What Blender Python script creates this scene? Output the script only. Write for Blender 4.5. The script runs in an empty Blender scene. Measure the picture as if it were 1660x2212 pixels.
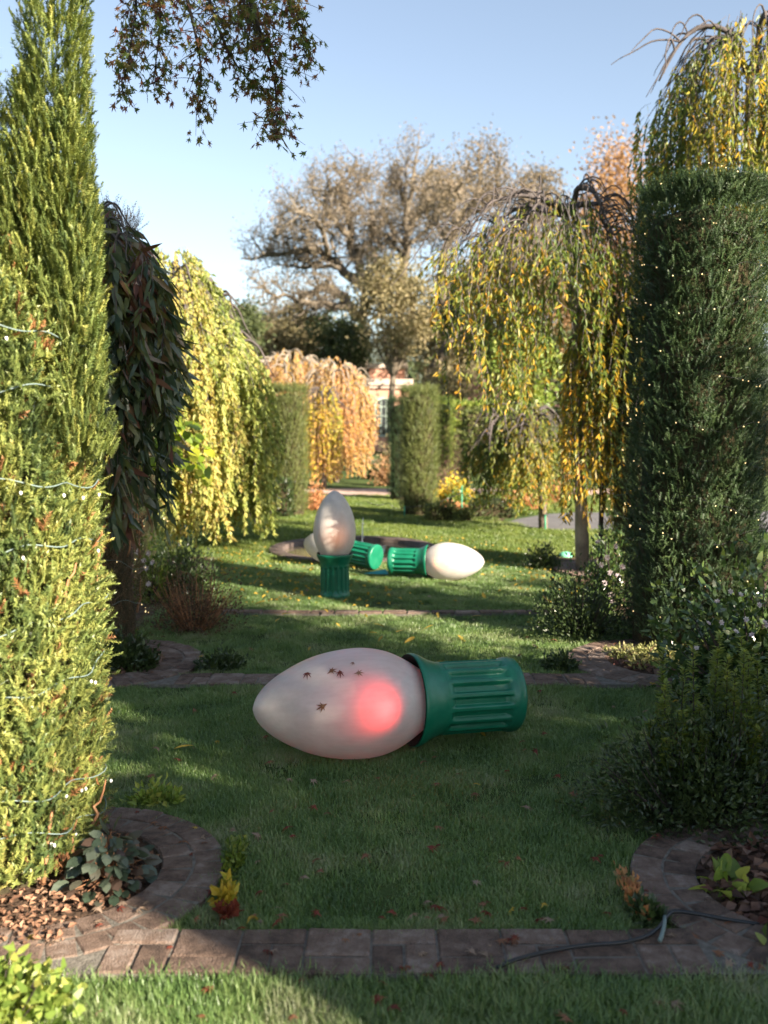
import bpy, math, random
import numpy as np
from mathutils import Vector, Matrix

random.seed(7)
rng = np.random.default_rng(11)
SC = bpy.context.scene
COL = SC.collection
PI = math.pi

# ------------------------------------------------------------------ camera
F, XC, YC, YH, CAMH = 2150.0, 830.0, 1106.0, 910.0, 1.65
PITCH = math.atan((YC - YH) / F)
cam = bpy.data.cameras.new('camera')
cam_o = bpy.data.objects.new('camera', cam)
COL.objects.link(cam_o)
cam_o.location = (0, 0, CAMH)
cam_o.rotation_euler = (PI / 2 - PITCH, 0, 0)
cam.sensor_fit = 'VERTICAL'
cam.sensor_height = 36.0
cam.sensor_width = 27.0
cam.lens = 36.0 * F / 2212.0
cam.clip_start = 0.05
cam.clip_end = 3000
cam.dof.use_dof = True
cam.dof.focus_distance = 4.85
cam.dof.aperture_fstop = 2.2
SC.camera = cam_o

# ------------------------------------------------------------------ light
SUN_EL = math.radians(25)
SUN_H = (0.75, -0.66)
world = bpy.data.worlds.new('World')
SC.world = world
world.use_nodes = True
wn = world.node_tree
bg = wn.nodes['Background']
sky = wn.nodes.new('ShaderNodeTexSky')
sky.sky_type = 'NISHITA'
sky.sun_disc = False
sky.sun_elevation = SUN_EL
sky.sun_rotation = math.atan2(SUN_H[0], SUN_H[1])
sky.air_density = 1.0
sky.dust_density = 0.6
sky.ozone_density = 1.2
hs = wn.nodes.new('ShaderNodeHueSaturation')
hs.inputs['Saturation'].default_value = .80
wn.links.new(sky.outputs[0], hs.inputs['Color'])
wn.links.new(hs.outputs[0], bg.inputs[0])
bg.inputs[1].default_value = 0.054
sun = bpy.data.lights.new('sun', 'SUN')
sun.energy = 5.0
sun.angle = math.radians(0.5)
sun.color = (1.0, 0.87, 0.70)
sun_o = bpy.data.objects.new('sun', sun)
COL.objects.link(sun_o)
sv = Vector((SUN_H[0] * math.cos(SUN_EL), SUN_H[1] * math.cos(SUN_EL), math.sin(SUN_EL)))
sun_o.rotation_euler = sv.to_track_quat('Z', 'Y').to_euler()
sun_o.location = sv * 40
SC.view_settings.view_transform = 'Standard'
SC.view_settings.look = 'None'
SC.view_settings.exposure = 2.12
SC.view_settings.gamma = 1
SC.view_settings.use_curve_mapping = False
SC.cycles.max_bounces = 7
SC.cycles.diffuse_bounces = 4
SC.cycles.glossy_bounces = 3
SC.cycles.transmission_bounces = 4
SC.cycles.use_denoising = True
SC.cycles.sample_clamp_indirect = 6.0


# ------------------------------------------------------------------ pixel helpers (build at real places)
def P(xd, yd, D):
    """world point at world-depth D seen at display pixel (xd, yd)"""
    dx, dy = (xd - XC) / F, -(yd - YC) / F
    c, s = math.cos(PITCH), math.sin(PITCH)
    v = np.array([dx, c + dy * s, -s + dy * c])
    return np.array([0, 0, CAMH]) + v * (D / v[1])


def G(xd, yd):
    dx, dy = (xd - XC) / F, -(yd - YC) / F
    c, s = math.cos(PITCH), math.sin(PITCH)
    v = np.array([dx, c + dy * s, -s + dy * c])
    return np.array([0, 0, CAMH]) + v * (CAMH / -v[2])


# ------------------------------------------------------------------ mesh helpers
class MB:
    def __init__(self):
        self.v, self.f, self.r, self.m, self.n = [], [], [], [], 0

    def add(self, V, Fc, rnd=None, mi=0):
        V = np.asarray(V, float).reshape(-1, 3)
        Fc = np.asarray(Fc, int)
        if Fc.ndim == 1:
            Fc = Fc[None]
        self.v.append(V)
        self.f.append(Fc + self.n)
        M = len(Fc)
        if rnd is None:
            rnd = rng.random(M)
        self.r.append(np.broadcast_to(np.asarray(rnd, float), (M,)))
        self.m.append(np.full(M, mi, int))
        self.n += len(V)
        return self

    def mesh(self, name, mats, smooth=False, origin=(0, 0, 0)):
        me = bpy.data.meshes.new(name)
        V = np.concatenate(self.v) - np.asarray(origin, float)
        loops = np.concatenate([a.ravel() for a in self.f])
        tot = np.concatenate([np.full(len(a), a.shape[1]) for a in self.f])
        st = np.concatenate([[0], np.cumsum(tot)[:-1]])
        me.vertices.add(len(V))
        me.vertices.foreach_set('co', V.astype(np.float32).ravel())
        me.loops.add(len(loops))
        me.loops.foreach_set('vertex_index', loops.astype(np.int32))
        me.polygons.add(len(tot))
        me.polygons.foreach_set('loop_start', st.astype(np.int32))
        me.polygons.foreach_set('loop_total', tot.astype(np.int32))
        me.polygons.foreach_set('material_index', np.concatenate(self.m).astype(np.int32))
        me.polygons.foreach_set('use_smooth', np.full(len(tot), bool(smooth)))
        if not isinstance(mats, (list, tuple)):
            mats = [mats]
        for m in mats:
            me.materials.append(m)
        at = me.attributes.new('rnd', 'FLOAT', 'FACE')
        at.data.foreach_set('value', np.concatenate(self.r).astype(np.float32))
        me.update(calc_edges=True)
        return me


def link(name, data, parent=None, loc=(0, 0, 0), kind=None, label=None, cat=None, group=None):
    o = bpy.data.objects.new(name, data)
    COL.objects.link(o)
    o.location = loc
    if parent is not None:
        o.parent = parent
    for k, v in (('kind', kind), ('label', label), ('category', cat), ('group', group)):
        if v:
            o[k] = v
    return o


def thing(name, label, cat, loc=(0, 0, 0), group=None, rz=0):
    o = link(name, None, None, loc, None, label, cat, group)
    o.rotation_euler = (0, 0, rz)
    o.empty_display_size = 0.1
    return o


def nz(a):
    return a / np.maximum(np.linalg.norm(a, axis=-1, keepdims=True), 1e-9)


def rdir(n):
    return nz(rng.normal(size=(n, 3)))


def leafq(mb, pos, d, L, W, bend=0.15, nrm=None, rnd=None, mi=0, seg=1):
    """many leaves at once: folded diamond (seg 1) or longer two-quad leaf (seg 2)"""
    pos = np.asarray(pos, float)
    n = len(pos)
    if n == 0:
        return
    d = nz(d)
    if nrm is None:
        nrm = rdir(n)
    s = nz(np.cross(d, nrm))
    u = np.cross(s, d)
    L = np.broadcast_to(np.asarray(L, float), (n,))[:, None]
    W = np.broadcast_to(np.asarray(W, float), (n,))[:, None]
    if rnd is None:
        rnd = rng.random(n)
    if seg == 1:
        V = np.stack([pos, pos + d * L * .45 + s * W * .5 + u * W * .15,
                      pos + d * L - u * L * bend, pos + d * L * .45 - s * W * .5 + u * W * .15], 1)
        Fi = np.arange(n)[:, None] * 4 + np.array([0, 1, 2, 3])
        mb.add(V.reshape(-1, 3), Fi, rnd, mi)
    else:
        V = np.stack([pos, pos + d * L * .3 + s * W * .5 + u * W * .12, pos + d * L * .3 - s * W * .5 + u * W * .12,
                      pos + d * L * .68 + s * W * .38 - u * L * bend * .4, pos + d * L * .68 - s * W * .38 - u * L * bend * .4,
                      pos + d * L - u * L * bend], 1)
        b = np.arange(n)[:, None] * 6
        V = V.reshape(-1, 3)
        k = mb.n
        mb.add(V, b + np.array([1, 2, 4, 3]), rnd, mi)
        # triangles index the same vertices
        for t in ([0, 2, 1], [3, 4, 5]):
            Fi = b + np.array(t)
            mb.f.append(Fi + k)
            mb.r.append(np.asarray(rnd))
            mb.m.append(np.full(n, mi, int))


def tube(mb, pts, rad, sides=6, mi=0, rnd=None, cap=True):
    pts = np.asarray(pts, float)
    n = len(pts)
    rad = np.broadcast_to(np.asarray(rad, float), (n,))
    t = nz(np.gradient(pts, axis=0))
    ref = np.array([0, 0, 1.0]) if abs(t[0][2]) < .9 else np.array([1.0, 0, 0])
    a = nz(np.cross(t, ref))
    b = np.cross(t, a)
    ang = np.arange(sides) * 2 * PI / sides
    V = pts[:, None] + rad[:, None, None] * (a[:, None] * np.cos(ang)[None, :, None] + b[:, None] * np.sin(ang)[None, :, None])
    i = np.arange(n - 1)[:, None] * sides
    j = np.arange(sides)[None]
    q = np.stack([i + j, i + (j + 1) % sides, i + sides + (j + 1) % sides, i + sides + j], -1).reshape(-1, 4)
    k = mb.n
    mb.add(V.reshape(-1, 3), q, rnd, mi)
    if cap and sides > 3:
        mb.f.append(np.array([[k + x for x in range(sides)][::-1]]))
        mb.f.append(np.array([[k + (n - 1) * sides + x for x in range(sides)]]))
        for _ in (0, 1):
            mb.r.append(np.array([.5]))
            mb.m.append(np.array([mi]))


def strands_mesh(mb, pts, r0, r1, mi=0):
    """many hanging strands at once, pts (S,m,3), three-sided"""
    S, m, _ = pts.shape
    rad = np.linspace(r0, r1, m)
    ang = np.arange(3) * 2 * PI / 3
    off = np.stack([np.cos(ang), np.sin(ang), 0 * ang], -1)
    V = pts[:, :, None] + rad[None, :, None, None] * off[None, None]
    base = np.arange(S)[:, None, None] * m * 3 + np.arange(m - 1)[None, :, None] * 3
    j = np.arange(3)[None, None]
    q = np.stack([base + j, base + (j + 1) % 3, base + 3 + (j + 1) % 3, base + 3 + j], -1).reshape(-1, 4)
    mb.add(V.reshape(-1, 3), q, None, mi)


def smooth_path(pts, n=12):
    pts = np.asarray(pts, float)
    t = np.concatenate([[0], np.cumsum(np.linalg.norm(np.diff(pts, axis=0), axis=1))])
    T = np.linspace(0, t[-1], n)
    lin = np.stack([np.interp(T, t, pts[:, k]) for k in range(pts.shape[1])], -1)
    for _ in range(2):
        lin[1:-1] = (lin[:-2] + 2 * lin[1:-1] + lin[2:]) / 4
    return lin


# ------------------------------------------------------------------ materials
def newmat(name):
    m = bpy.data.materials.new(name)
    m.use_nodes = True
    nt = m.node_tree
    nt.nodes.clear()
    out = nt.nodes.new('ShaderNodeOutputMaterial')
    return m, nt, out


def N(nt, t, **kw):
    n = nt.nodes.new(t)
    for k, v in kw.items():
        setattr(n, k, v)
    return n


def ramp(nt, cols, interp='LINEAR'):
    r = N(nt, 'ShaderNodeValToRGB')
    r.color_ramp.interpolation = interp
    el = r.color_ramp.elements
    while len(el) < len(cols):
        el.new(0.5)
    for e, (p, c) in zip(el, cols):
        e.position = p
        e.color = (*c, 1)
    return r


def leaf_mat(name, cols, transl=.35, rough=.5, spec=.35, tcol=1.35, patch=0):
    m, nt, out = newmat(name)
    n = len(cols)
    a = N(nt, 'ShaderNodeAttribute', attribute_name='rnd')
    r = ramp(nt, [(i / max(n - 1, 1), c) for i, c in enumerate(cols)])
    if patch:
        ge = N(nt, 'ShaderNodeNewGeometry')
        pn = N(nt, 'ShaderNodeTexNoise')
        pn.inputs['Scale'].default_value = patch
        pn.inputs['Detail'].default_value = 5
        nt.links.new(ge.outputs['Position'], pn.inputs['Vector'])
        m1 = N(nt, 'ShaderNodeMath', operation='MULTIPLY_ADD')
        m1.inputs[1].default_value = 2.2
        m1.inputs[2].default_value = -.85
        nt.links.new(pn.outputs[0], m1.inputs[0])
        m2_ = N(nt, 'ShaderNodeMath', operation='MULTIPLY_ADD')
        m2_.inputs[1].default_value = .5
        nt.links.new(a.outputs['Fac'], m2_.inputs[0])
        nt.links.new(m1.outputs[0], m2_.inputs[2])
        nt.links.new(m2_.outputs[0], r.inputs[0])
    else:
        nt.links.new(a.outputs['Fac'], r.inputs[0])
    p = N(nt, 'ShaderNodeBsdfPrincipled')
    p.inputs['Roughness'].default_value = rough
    p.inputs['Specular IOR Level'].default_value = spec
    nt.links.new(r.outputs[0], p.inputs['Base Color'])
    t = N(nt, 'ShaderNodeBsdfTranslucent')
    mul = N(nt, 'ShaderNodeMixRGB', blend_type='MULTIPLY')
    mul.inputs[0].default_value = 1
    mul.inputs[2].default_value = (tcol, tcol * .95, tcol * .55, 1)
    nt.links.new(r.outputs[0], mul.inputs[1])
    nt.links.new(mul.outputs[0], t.inputs[0])
    mx = N(nt, 'ShaderNodeMixShader')
    mx.inputs[0].default_value = transl
    nt.links.new(p.outputs[0], mx.inputs[1])
    nt.links.new(t.outputs[0], mx.inputs[2])
    nt.links.new(mx.outputs[0], out.inputs[0])
    return m


def noise_mat(name, cols, scale=8, rough=.9, bump=.3, detail=6, spec=.2, objrnd=0.0, bscale=None, coat=0, world_pos=False):
    m, nt, out = newmat(name)
    tc = N(nt, 'ShaderNodeTexCoord')
    src = N(nt, 'ShaderNodeNewGeometry').outputs['Position'] if world_pos else tc.outputs['Object']
    no = N(nt, 'ShaderNodeTexNoise')
    no.inputs['Scale'].default_value = scale
    no.inputs['Detail'].default_value = detail
    no.inputs['Roughness'].default_value = .65
    nt.links.new(src, no.inputs['Vector'])
    n = len(cols)
    r = ramp(nt, [(.28 + .44 * i / max(n - 1, 1), c) for i, c in enumerate(cols)])
    p = N(nt, 'ShaderNodeBsdfPrincipled')
    p.inputs['Roughness'].default_value = rough
    p.inputs['Specular IOR Level'].default_value = spec
    p.inputs['Coat Weight'].default_value = coat
    if objrnd:
        oi = N(nt, 'ShaderNodeObjectInfo')
        ma = N(nt, 'ShaderNodeMath', operation='MULTIPLY_ADD')
        ma.inputs[1].default_value = objrnd
        nt.links.new(oi.outputs['Random'], ma.inputs[0])
        ad = N(nt, 'ShaderNodeMath', operation='SUBTRACT')
        ad.inputs[1].default_value = objrnd / 2
        nt.links.new(no.outputs[0], ma.inputs[2])
        nt.links.new(ma.outputs[0], ad.inputs[0])
        nt.links.new(ad.outputs[0], r.inputs[0])
    else:
        nt.links.new(no.outputs[0], r.inputs[0])
    nt.links.new(r.outputs[0], p.inputs['Base Color'])
    if bump:
        n2 = N(nt, 'ShaderNodeTexNoise')
        n2.inputs['Scale'].default_value = bscale or scale * 4
        n2.inputs['Detail'].default_value = 5
        nt.links.new(src, n2.inputs['Vector'])
        b = N(nt, 'ShaderNodeBump')
        b.inputs['Strength'].default_value = bump
        b.inputs['Distance'].default_value = .02
        nt.links.new(n2.outputs[0], b.inputs['Height'])
        nt.links.new(b.outputs[0], p.inputs['Normal'])
    nt.links.new(p.outputs[0], out.inputs[0])
    return m


def plain(name, col, rough=.6, spec=.4, emit=0, ecol=None, metal=0):
    m, nt, out = newmat(name)
    p = N(nt, 'ShaderNodeBsdfPrincipled')
    p.inputs['Base Color'].default_value = (*col, 1)
    p.inputs['Roughness'].default_value = rough
    p.inputs['Specular IOR Level'].default_value = spec
    p.inputs['Metallic'].default_value = metal
    if emit:
        p.inputs['Emission Color'].default_value = (*(ecol or col), 1)
        p.inputs['Emission Strength'].default_value = emit
    nt.links.new(p.outputs[0], out.inputs[0])
    return m


M = {}
M['bark'] = noise_mat('bark', [(.06, .045, .035), (.14, .11, .085), (.22, .18, .14)], 9, .95, .6)
M['bark_dark'] = noise_mat('bark_dark', [(.03, .024, .022), (.07, .055, .048)], 12, .9, .5)
M['bark_pale'] = noise_mat('bark_pale', [(.13, .11, .09), (.27, .23, .18), (.38, .33, .27)], 5, .95, .5)
M['bark_oak'] = noise_mat('bark_oak', [(.065, .055, .045), (.15, .125, .095), (.24, .20, .15)], .8, .95, .5)
M['bark_red'] = noise_mat('bark_red', [(.16, .07, .035), (.33, .16, .08), (.42, .24, .13)], 20, .85, .4)
M['twig_grey'] = noise_mat('twig_grey', [(.05, .045, .045), (.12, .10, .095)], 15, .8, 0)
M['soil'] = noise_mat('soil', [(.03, .02, .014), (.075, .048, .032), (.13, .085, .055)], 14, 1, .8, bscale=60)
M['yew_l'] = leaf_mat('yew_l', [(.06, .095, .032), (.12, .165, .048), (.21, .25, .07), (.31, .33, .09), (.41, .37, .12)], .25, .45, .4)
M['yew_dead'] = leaf_mat('yew_dead', [(.16, .07, .03), (.28, .13, .05), (.38, .20, .09)], .2, .7)
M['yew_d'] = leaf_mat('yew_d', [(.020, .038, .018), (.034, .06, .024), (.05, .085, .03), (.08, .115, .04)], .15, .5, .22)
M['yew_far'] = leaf_mat('yew_far', [(.075, .10, .03), (.12, .145, .04), (.17, .185, .055)], .2, .5)
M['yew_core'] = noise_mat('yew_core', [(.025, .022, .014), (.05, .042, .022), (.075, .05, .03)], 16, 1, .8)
M['yew_brown'] = leaf_mat('yew_brown', [(.06, .045, .025), (.11, .07, .035), (.15, .09, .05), (.08, .09, .035)], .15, .6)
M['lime_weep'] = leaf_mat('lime_weep', [(.14, .19, .045), (.24, .29, .07), (.34, .37, .10), (.43, .41, .12), (.42, .33, .10)], .4, .5)
M['gold_weep'] = leaf_mat('gold_weep', [(.06, .10, .025), (.10, .15, .03), (.16, .20, .035), (.23, .235, .04), (.37, .29, .04)], .4, .45)
M['gold_bright'] = leaf_mat('gold_bright', [(.14, .16, .03), (.42, .28, .03), (.58, .36, .04), (.50, .24, .03)], .4, .45)
M['dark_weep'] = leaf_mat('dark_weep', [(.028, .05, .032), (.045, .075, .042), (.07, .095, .045), (.11, .125, .035), (.13, .055, .035)], .3, .3, .6)
M['orange_weep'] = leaf_mat('orange_weep', [(.42, .22, .11), (.49, .27, .09), (.51, .32, .09), (.44, .31, .10), (.47, .29, .18)], .35, .6)
M['olive_weep'] = leaf_mat('olive_weep', [(.08, .12, .028), (.14, .18, .035), (.21, .22, .04), (.34, .27, .04)], .35, .5)
M['heart'] = leaf_mat('heart', [(.09, .15, .02), (.16, .24, .025), (.26, .34, .03), (.40, .40, .04)], .45, .4)
M['oak_leaf'] = leaf_mat('oak_leaf', [(.10, .085, .06), (.16, .13, .085), (.22, .17, .115), (.27, .21, .15)], .25, .7)
M['olive_leaf'] = leaf_mat('olive_leaf', [(.10, .095, .05), (.19, .165, .085), (.27, .23, .12), (.34, .28, .17)], .25, .7)
M['ever_leaf'] = leaf_mat('ever_leaf', [(.035, .05, .02), (.06, .08, .028), (.09, .11, .04)], .2, .6)
M['russet'] = leaf_mat('russet', [(.20, .12, .07), (.33, .19, .09), (.42, .25, .12), (.30, .2, .13)], .3, .6)
M['purple_leaf'] = leaf_mat('purple_leaf', [(.14, .06, .07), (.22, .10, .11), (.27, .15, .13)], .3, .6)
M['maple'] = leaf_mat('maple', [(.07, .11, .025), (.11, .14, .03), (.16, .14, .035), (.20, .09, .04), (.15, .05, .05)], .4, .45)
M['shrub_d'] = leaf_mat('shrub_d', [(.025, .045, .016), (.045, .07, .024), (.07, .10, .03)], .3, .35, .5)
M['shrub_m'] = leaf_mat('shrub_m', [(.05, .09, .018), (.09, .14, .025), (.14, .19, .03), (.21, .23, .04)], .35, .4, .45)
M['feather'] = leaf_mat('feather', [(.06, .10, .022), (.11, .165, .03), (.19, .24, .045), (.32, .34, .07)], .4, .45)
M['shrub_lime'] = leaf_mat('shrub_lime', [(.10, .16, .03), (.18, .26, .05), (.28, .34, .08), (.40, .40, .10)], .4, .45)
M['shrub_brown'] = leaf_mat('shrub_brown', [(.05, .035, .025), (.10, .06, .04), (.16, .085, .05), (.07, .075, .03)], .25, .6)
M['shrub_gold'] = leaf_mat('shrub_gold', [(.40, .28, .03), (.55, .40, .05), (.30, .34, .05)], .35, .5)
M['shrub_orange'] = leaf_mat('shrub_orange', [(.40, .16, .07), (.48, .24, .11), (.30, .22, .1)], .35, .6)
M['shrub_pale'] = leaf_mat('shrub_pale', [(.20, .22, .08), (.33, .34, .13), (.42, .38, .2)], .35, .6)
M['camellia'] = leaf_mat('camellia', [(.03, .06, .022), (.05, .09, .028), (.075, .12, .034), (.12, .15, .04)], .2, .22, .6)
M['bergenia'] = leaf_mat('bergenia', [(.035, .055, .034), (.06, .085, .055), (.10, .12, .085), (.085, .04, .032)], .2, .35, .5)
M['petal'] = leaf_mat('petal', [(.46, .36, .40), (.58, .50, .54), (.62, .59, .60)], .35, .5)
M['fall_red'] = leaf_mat('fall_red', [(.14, .032, .022), (.24, .055, .03)], .3, .6)
M['fall_brown'] = leaf_mat('fall_brown', [(.17, .075, .04), (.27, .13, .07)], .25, .7)
M['fall_tan'] = leaf_mat('fall_tan', [(.24, .17, .12), (.34, .25, .19)], .3, .7)
M['fall_yellow'] = leaf_mat('fall_yellow', [(.40, .28, .04), (.52, .35, .06)], .35, .6)
M['litter'] = leaf_mat('litter', [(.05, .028, .02), (.11, .055, .035), (.17, .09, .06), (.24, .16, .12), (.10, .03, .02)], .2, .8)
M['mulch'] = leaf_mat('mulch', [(.10, .05, .03), (.19, .10, .06), (.27, .15, .09), (.33, .20, .13)], .1, .9)
M['grass'] = leaf_mat('grass', [(.075, .14, .04), (.115, .20, .056), (.165, .255, .075), (.215, .28, .105), (.29, .31, .18)], .32, .42, .7, patch=2.6)
M['grass_far'] = leaf_mat('grass_far', [(.085, .14, .028), (.135, .19, .036), (.20, .235, .05)], .32, .5, .6, patch=1.2)
M['lawn'] = noise_mat('lawn', [(.028, .045, .012), (.05, .08, .02), (.075, .11, .028)], 2.2, 1, .6, bscale=90)
M['brick'] = noise_mat('brick', [(.07, .05, .040), (.135, .092, .070), (.19, .135, .105), (.27, .215, .18)], 16, .85, .7, detail=9, objrnd=.25, bscale=160, world_pos=True)
M['mortar'] = noise_mat('mortar', [(.09, .08, .065), (.22, .20, .17)], 34, 1, .5, world_pos=True)
M['stone_path'] = noise_mat('stone_path', [(.10, .097, .10), (.15, .145, .145)], 3, .9, .2)
M['tan_path'] = noise_mat('tan_path', [(.36, .25, .2), (.46, .34, .28)], 3, .95, .2)
M['black'] = plain('black', (.02, .02, .022), .5)
M['stake'] = plain('stake', (.03, .22, .12), .5)
M['cable'] = plain('cable', (.018, .02, .022), .4)
M['wire_teal'] = plain('wire_teal', (.14, .19, .18), .5)
M['lamp_warm'] = plain('lamp_warm', (1, .8, .45), .3, emit=.42, ecol=(1, .70, .30))
M['lamp_white'] = plain('lamp_white', (.85, .82, .75), .2, emit=.06, ecol=(1, .9, .75))


# ------------------------------------------------------------------ big structure: ground, hills
def grid_sheet(name, x0, x1, y0, y1, nx, ny, z, mat, zf=None, kind='structure'):
    xs, ys = np.linspace(x0, x1, nx + 1), np.linspace(y0, y1, ny + 1)
    X, Y = np.meshgrid(xs, ys)
    Z = np.full_like(X, z) if zf is None else zf(X, Y) + z
    i = np.arange(ny)[:, None] * (nx + 1) + np.arange(nx)[None]
    q = np.stack([i, i + 1, i + nx + 2, i + nx + 1], -1).reshape(-1, 4)
    mb = MB().add(np.stack([X, Y, Z], -1), q)
    return link(name, mb.mesh(name, mat, True), kind=kind)


n = 64
A = np.linspace(0, 2 * PI, n, endpoint=False)
PX, PY, PA, PB = (766 - 830) / 2150 * 12.9, 12.75, 1.10, 1.30
V = []
for k in (0, 1):
    for t in A:
        c, s_ = math.cos(t), math.sin(t)
        if k == 0:
            V.append((PX + (PA - .1) * c, PY + (PB - .1) * s_, 0))
        else:
            m_ = 1 / max(abs(c), abs(s_))
            V.append((PX + 900 * c * m_, PY + 1400 * s_ * m_, 0))
q = [[i, i + n, (i + 1) % n + n, (i + 1) % n] for i in range(n)]
link('ground', MB().add(V, np.array(q)).mesh('ground', M['lawn'], True), kind='structure')
M['hill'] = noise_mat('hill', [(.06, .075, .06), (.10, .115, .085)], .03, 1, .4)


def hill_z(X, Y):
    return 45 * np.exp(-((Y - 620) / 150) ** 2) * (1 + .22 * np.sin(X * .011 + 1) + .1 * np.sin(X * .031) + .03 * np.sin(X * .09))


grid_sheet('hills', -800, 800, 300, 1000, 160, 30, -1, M['hill'], hill_z)

# ------------------------------------------------------------------ brick edging
RINGS = [(-1.2, 3.46, .385, .62, -95, 150), (1.5, 3.36, .385, .62, 30, 275), (-1.93, 6.64, .42, .70, -95, 150),
         (1.95, 6.64, .42, .70, 30, 275), (-2.6, 10.9, .45, .74, -95, 150), (2.62, 10.9, .45, .74, 30, 275)]
C1 = (2.80, 3.06)
C2 = (6.05, 6.31)


def c3y(x):
    return 8.40 + .028 * (np.asarray(x) - .1) ** 2


def brick_mesh(name, lx, ly, h=.05):
    """one brick, bevelled by an inset top, about 22 triangles"""
    b = .006
    mb = MB()
    o = np.array([[-lx / 2, -ly / 2], [lx / 2, -ly / 2], [lx / 2, ly / 2], [-lx / 2, ly / 2]])
    inn = o * np.array([(lx - 2 * b) / lx, (ly - 2 * b) / ly])
    z = [(-h), -b, 0]
    V = [(*p, z[0]) for p in o] + [(*p, z[1]) for p in o] + [(*p, z[2] + random.uniform(-.002, .001)) for p in inn]
    Fq = []
    for k in (0, 4):
        for i in range(4):
            Fq.append([k + i, k + (i + 1) % 4, k + 4 + (i + 1) % 4, k + 4 + i])
    Fq.append([8, 9, 10, 11])
    mb.add(V, Fq)
    return mb.mesh(name, M['brick'])


BR = {}


def brick(parent, x, y, rz, lx, ly, z=.032):
    key = (round(lx, 3), round(ly, 3))
    if key not in BR:
        BR[key] = brick_mesh('brick', lx, ly)
    o = link('brick', BR[key], parent, (x, y, z + random.uniform(-.003, .003)))
    o.rotation_euler = (random.uniform(-.012, .012), random.uniform(-.012, .012), rz + random.uniform(-.012, .012))
    return o


def slab(name, poly, z0, z1, mat, parent=None):
    n = len(poly)
    V = [(x, y, z0) for x, y in poly] + [(x, y, z1) for x, y in poly]
    mb = MB().add(V, np.array([[i, (i + 1) % n, n + (i + 1) % n, n + i] for i in range(n)]))
    mb.f.append(np.array([[n + i for i in range(n)]]))
    mb.r.append(np.array([.5]))
    mb.m.append(np.array([0]))
    return mb.mesh(name, mat)


def in_ring(x, y, pad=.0, inner=False):
    for cx, cy, ri, ro, a0, a1 in RINGS:
        d = math.hypot(x - cx, y - cy)
        if d < ro + pad:
            return True
    return False


def straight_edging(name, y0, y1, x0, x1, bed=None):
    xa, xb = bed or (x0, x1)
    root = link(name, slab('mortar_bed', [(xa, y0 + .004), (xb, y0 + .004), (xb, y1 - .004), (xa, y1 - .004)], -.05, .024, M['mortar']), kind='structure')
    w, dep = .205, y1 - y0
    x = x0 + w / 2
    k = 0
    dS, dH = .085, dep - .085 - .018
    while x < x1:
        if not in_ring(x, (y0 + y1) / 2, .03):
            if k % 2 == 0:
                brick(root, x, y1 - dS / 2 - .003, 0, w - .007, dS)
                for s in (-1, 1):
                    brick(root, x + s * w / 4, y0 + dH / 2 + .005, 0, w / 2 - .007, dH)
            else:
                brick(root, x, y0 + dS / 2 + .004, 0, w - .007, dS)
                brick(root, x, y1 - dH / 2 - .003, 0, w - .007, dH)
        x += w
        k += 1
    return root


straight_edging('brick_edging', C1[0], C1[1], -.86, 1.25, (-1.25, 1.55))
straight_edging('brick_edging', C2[0], C2[1], -1.72, 1.74)


def ring_edging(cx, cy, ri, ro, a0, a1):
    n = 40
    A = np.radians(np.linspace(a0, a1, n))
    poly = [(cx + (ro - .004) * math.cos(a), cy + (ro - .004) * math.sin(a)) for a in A] + [(cx + (ri + .004) * math.cos(a), cy + (ri + .004) * math.sin(a)) for a in A[::-1]]
    V = [(x, y, -.05) for x, y in poly] + [(x, y, .026) for x, y in poly]
    m2 = 2 * n
    q = [[i, (i + 1) % m2, m2 + (i + 1) % m2, m2 + i] for i in range(m2)]
    q += [[m2 + i, m2 + i + 1, m2 + m2 - 2 - i, m2 + m2 - 1 - i] for i in range(n - 1)]
    root = link('brick_ring', MB().add(V, np.array(q)).mesh('mortar_bed', M['mortar']), kind='structure')
    rows = 2
    w = (ro - ri) / rows
    for k in range(rows):
        r = ri + w * (k + .5)
        step = .205 / r
        a = math.radians(a0) + step * (.5 if k % 2 else .25)
        L = .195 * (r - 0) / r - .004
        while a < math.radians(a1):
            # a wedge-like brick: split into two half bricks on the tight inner row
            if k == 0:
                for s in (-.25, .25):
                    brick(root, cx + r * math.cos(a + s * step), cy + r * math.sin(a + s * step), a + s * step + PI / 2, .094, w - .007)
            else:
                for s in (-.25, .25):
                    brick(root, cx + r * math.cos(a + s * step), cy + r * math.sin(a + s * step), a + s * step + PI / 2, .0975, w - .007)
            a += step
    return root


for R in RINGS:
    ring_edging(*R)

# thin curved brick line beyond (one row of bricks)
xs = np.linspace(-1.45, 1.7, 24)
V, q = [], []
for i, x in enumerate(xs):
    for dy in (-.058, .058):
        V.append((x, c3y(x) + dy, .018))
    for dy in (-.058, .058):
        V.append((x, c3y(x) + dy, -.05))
for i in range(len(xs) - 1):
    b = i * 4
    q += [[b, b + 4, b + 5, b + 1], [b + 2, b + 6, b + 4, b], [b + 1, b + 5, b + 7, b + 3]]
root = link('brick_edging', MB().add(V, np.array(q)).mesh('mortar_bed', M['mortar']), kind='structure')
x = -1.35
while x < 1.62:
    brick(root, x, float(c3y(x)), math.atan(.056 * (x - .1)), .195, .1)
    x += .206

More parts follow.
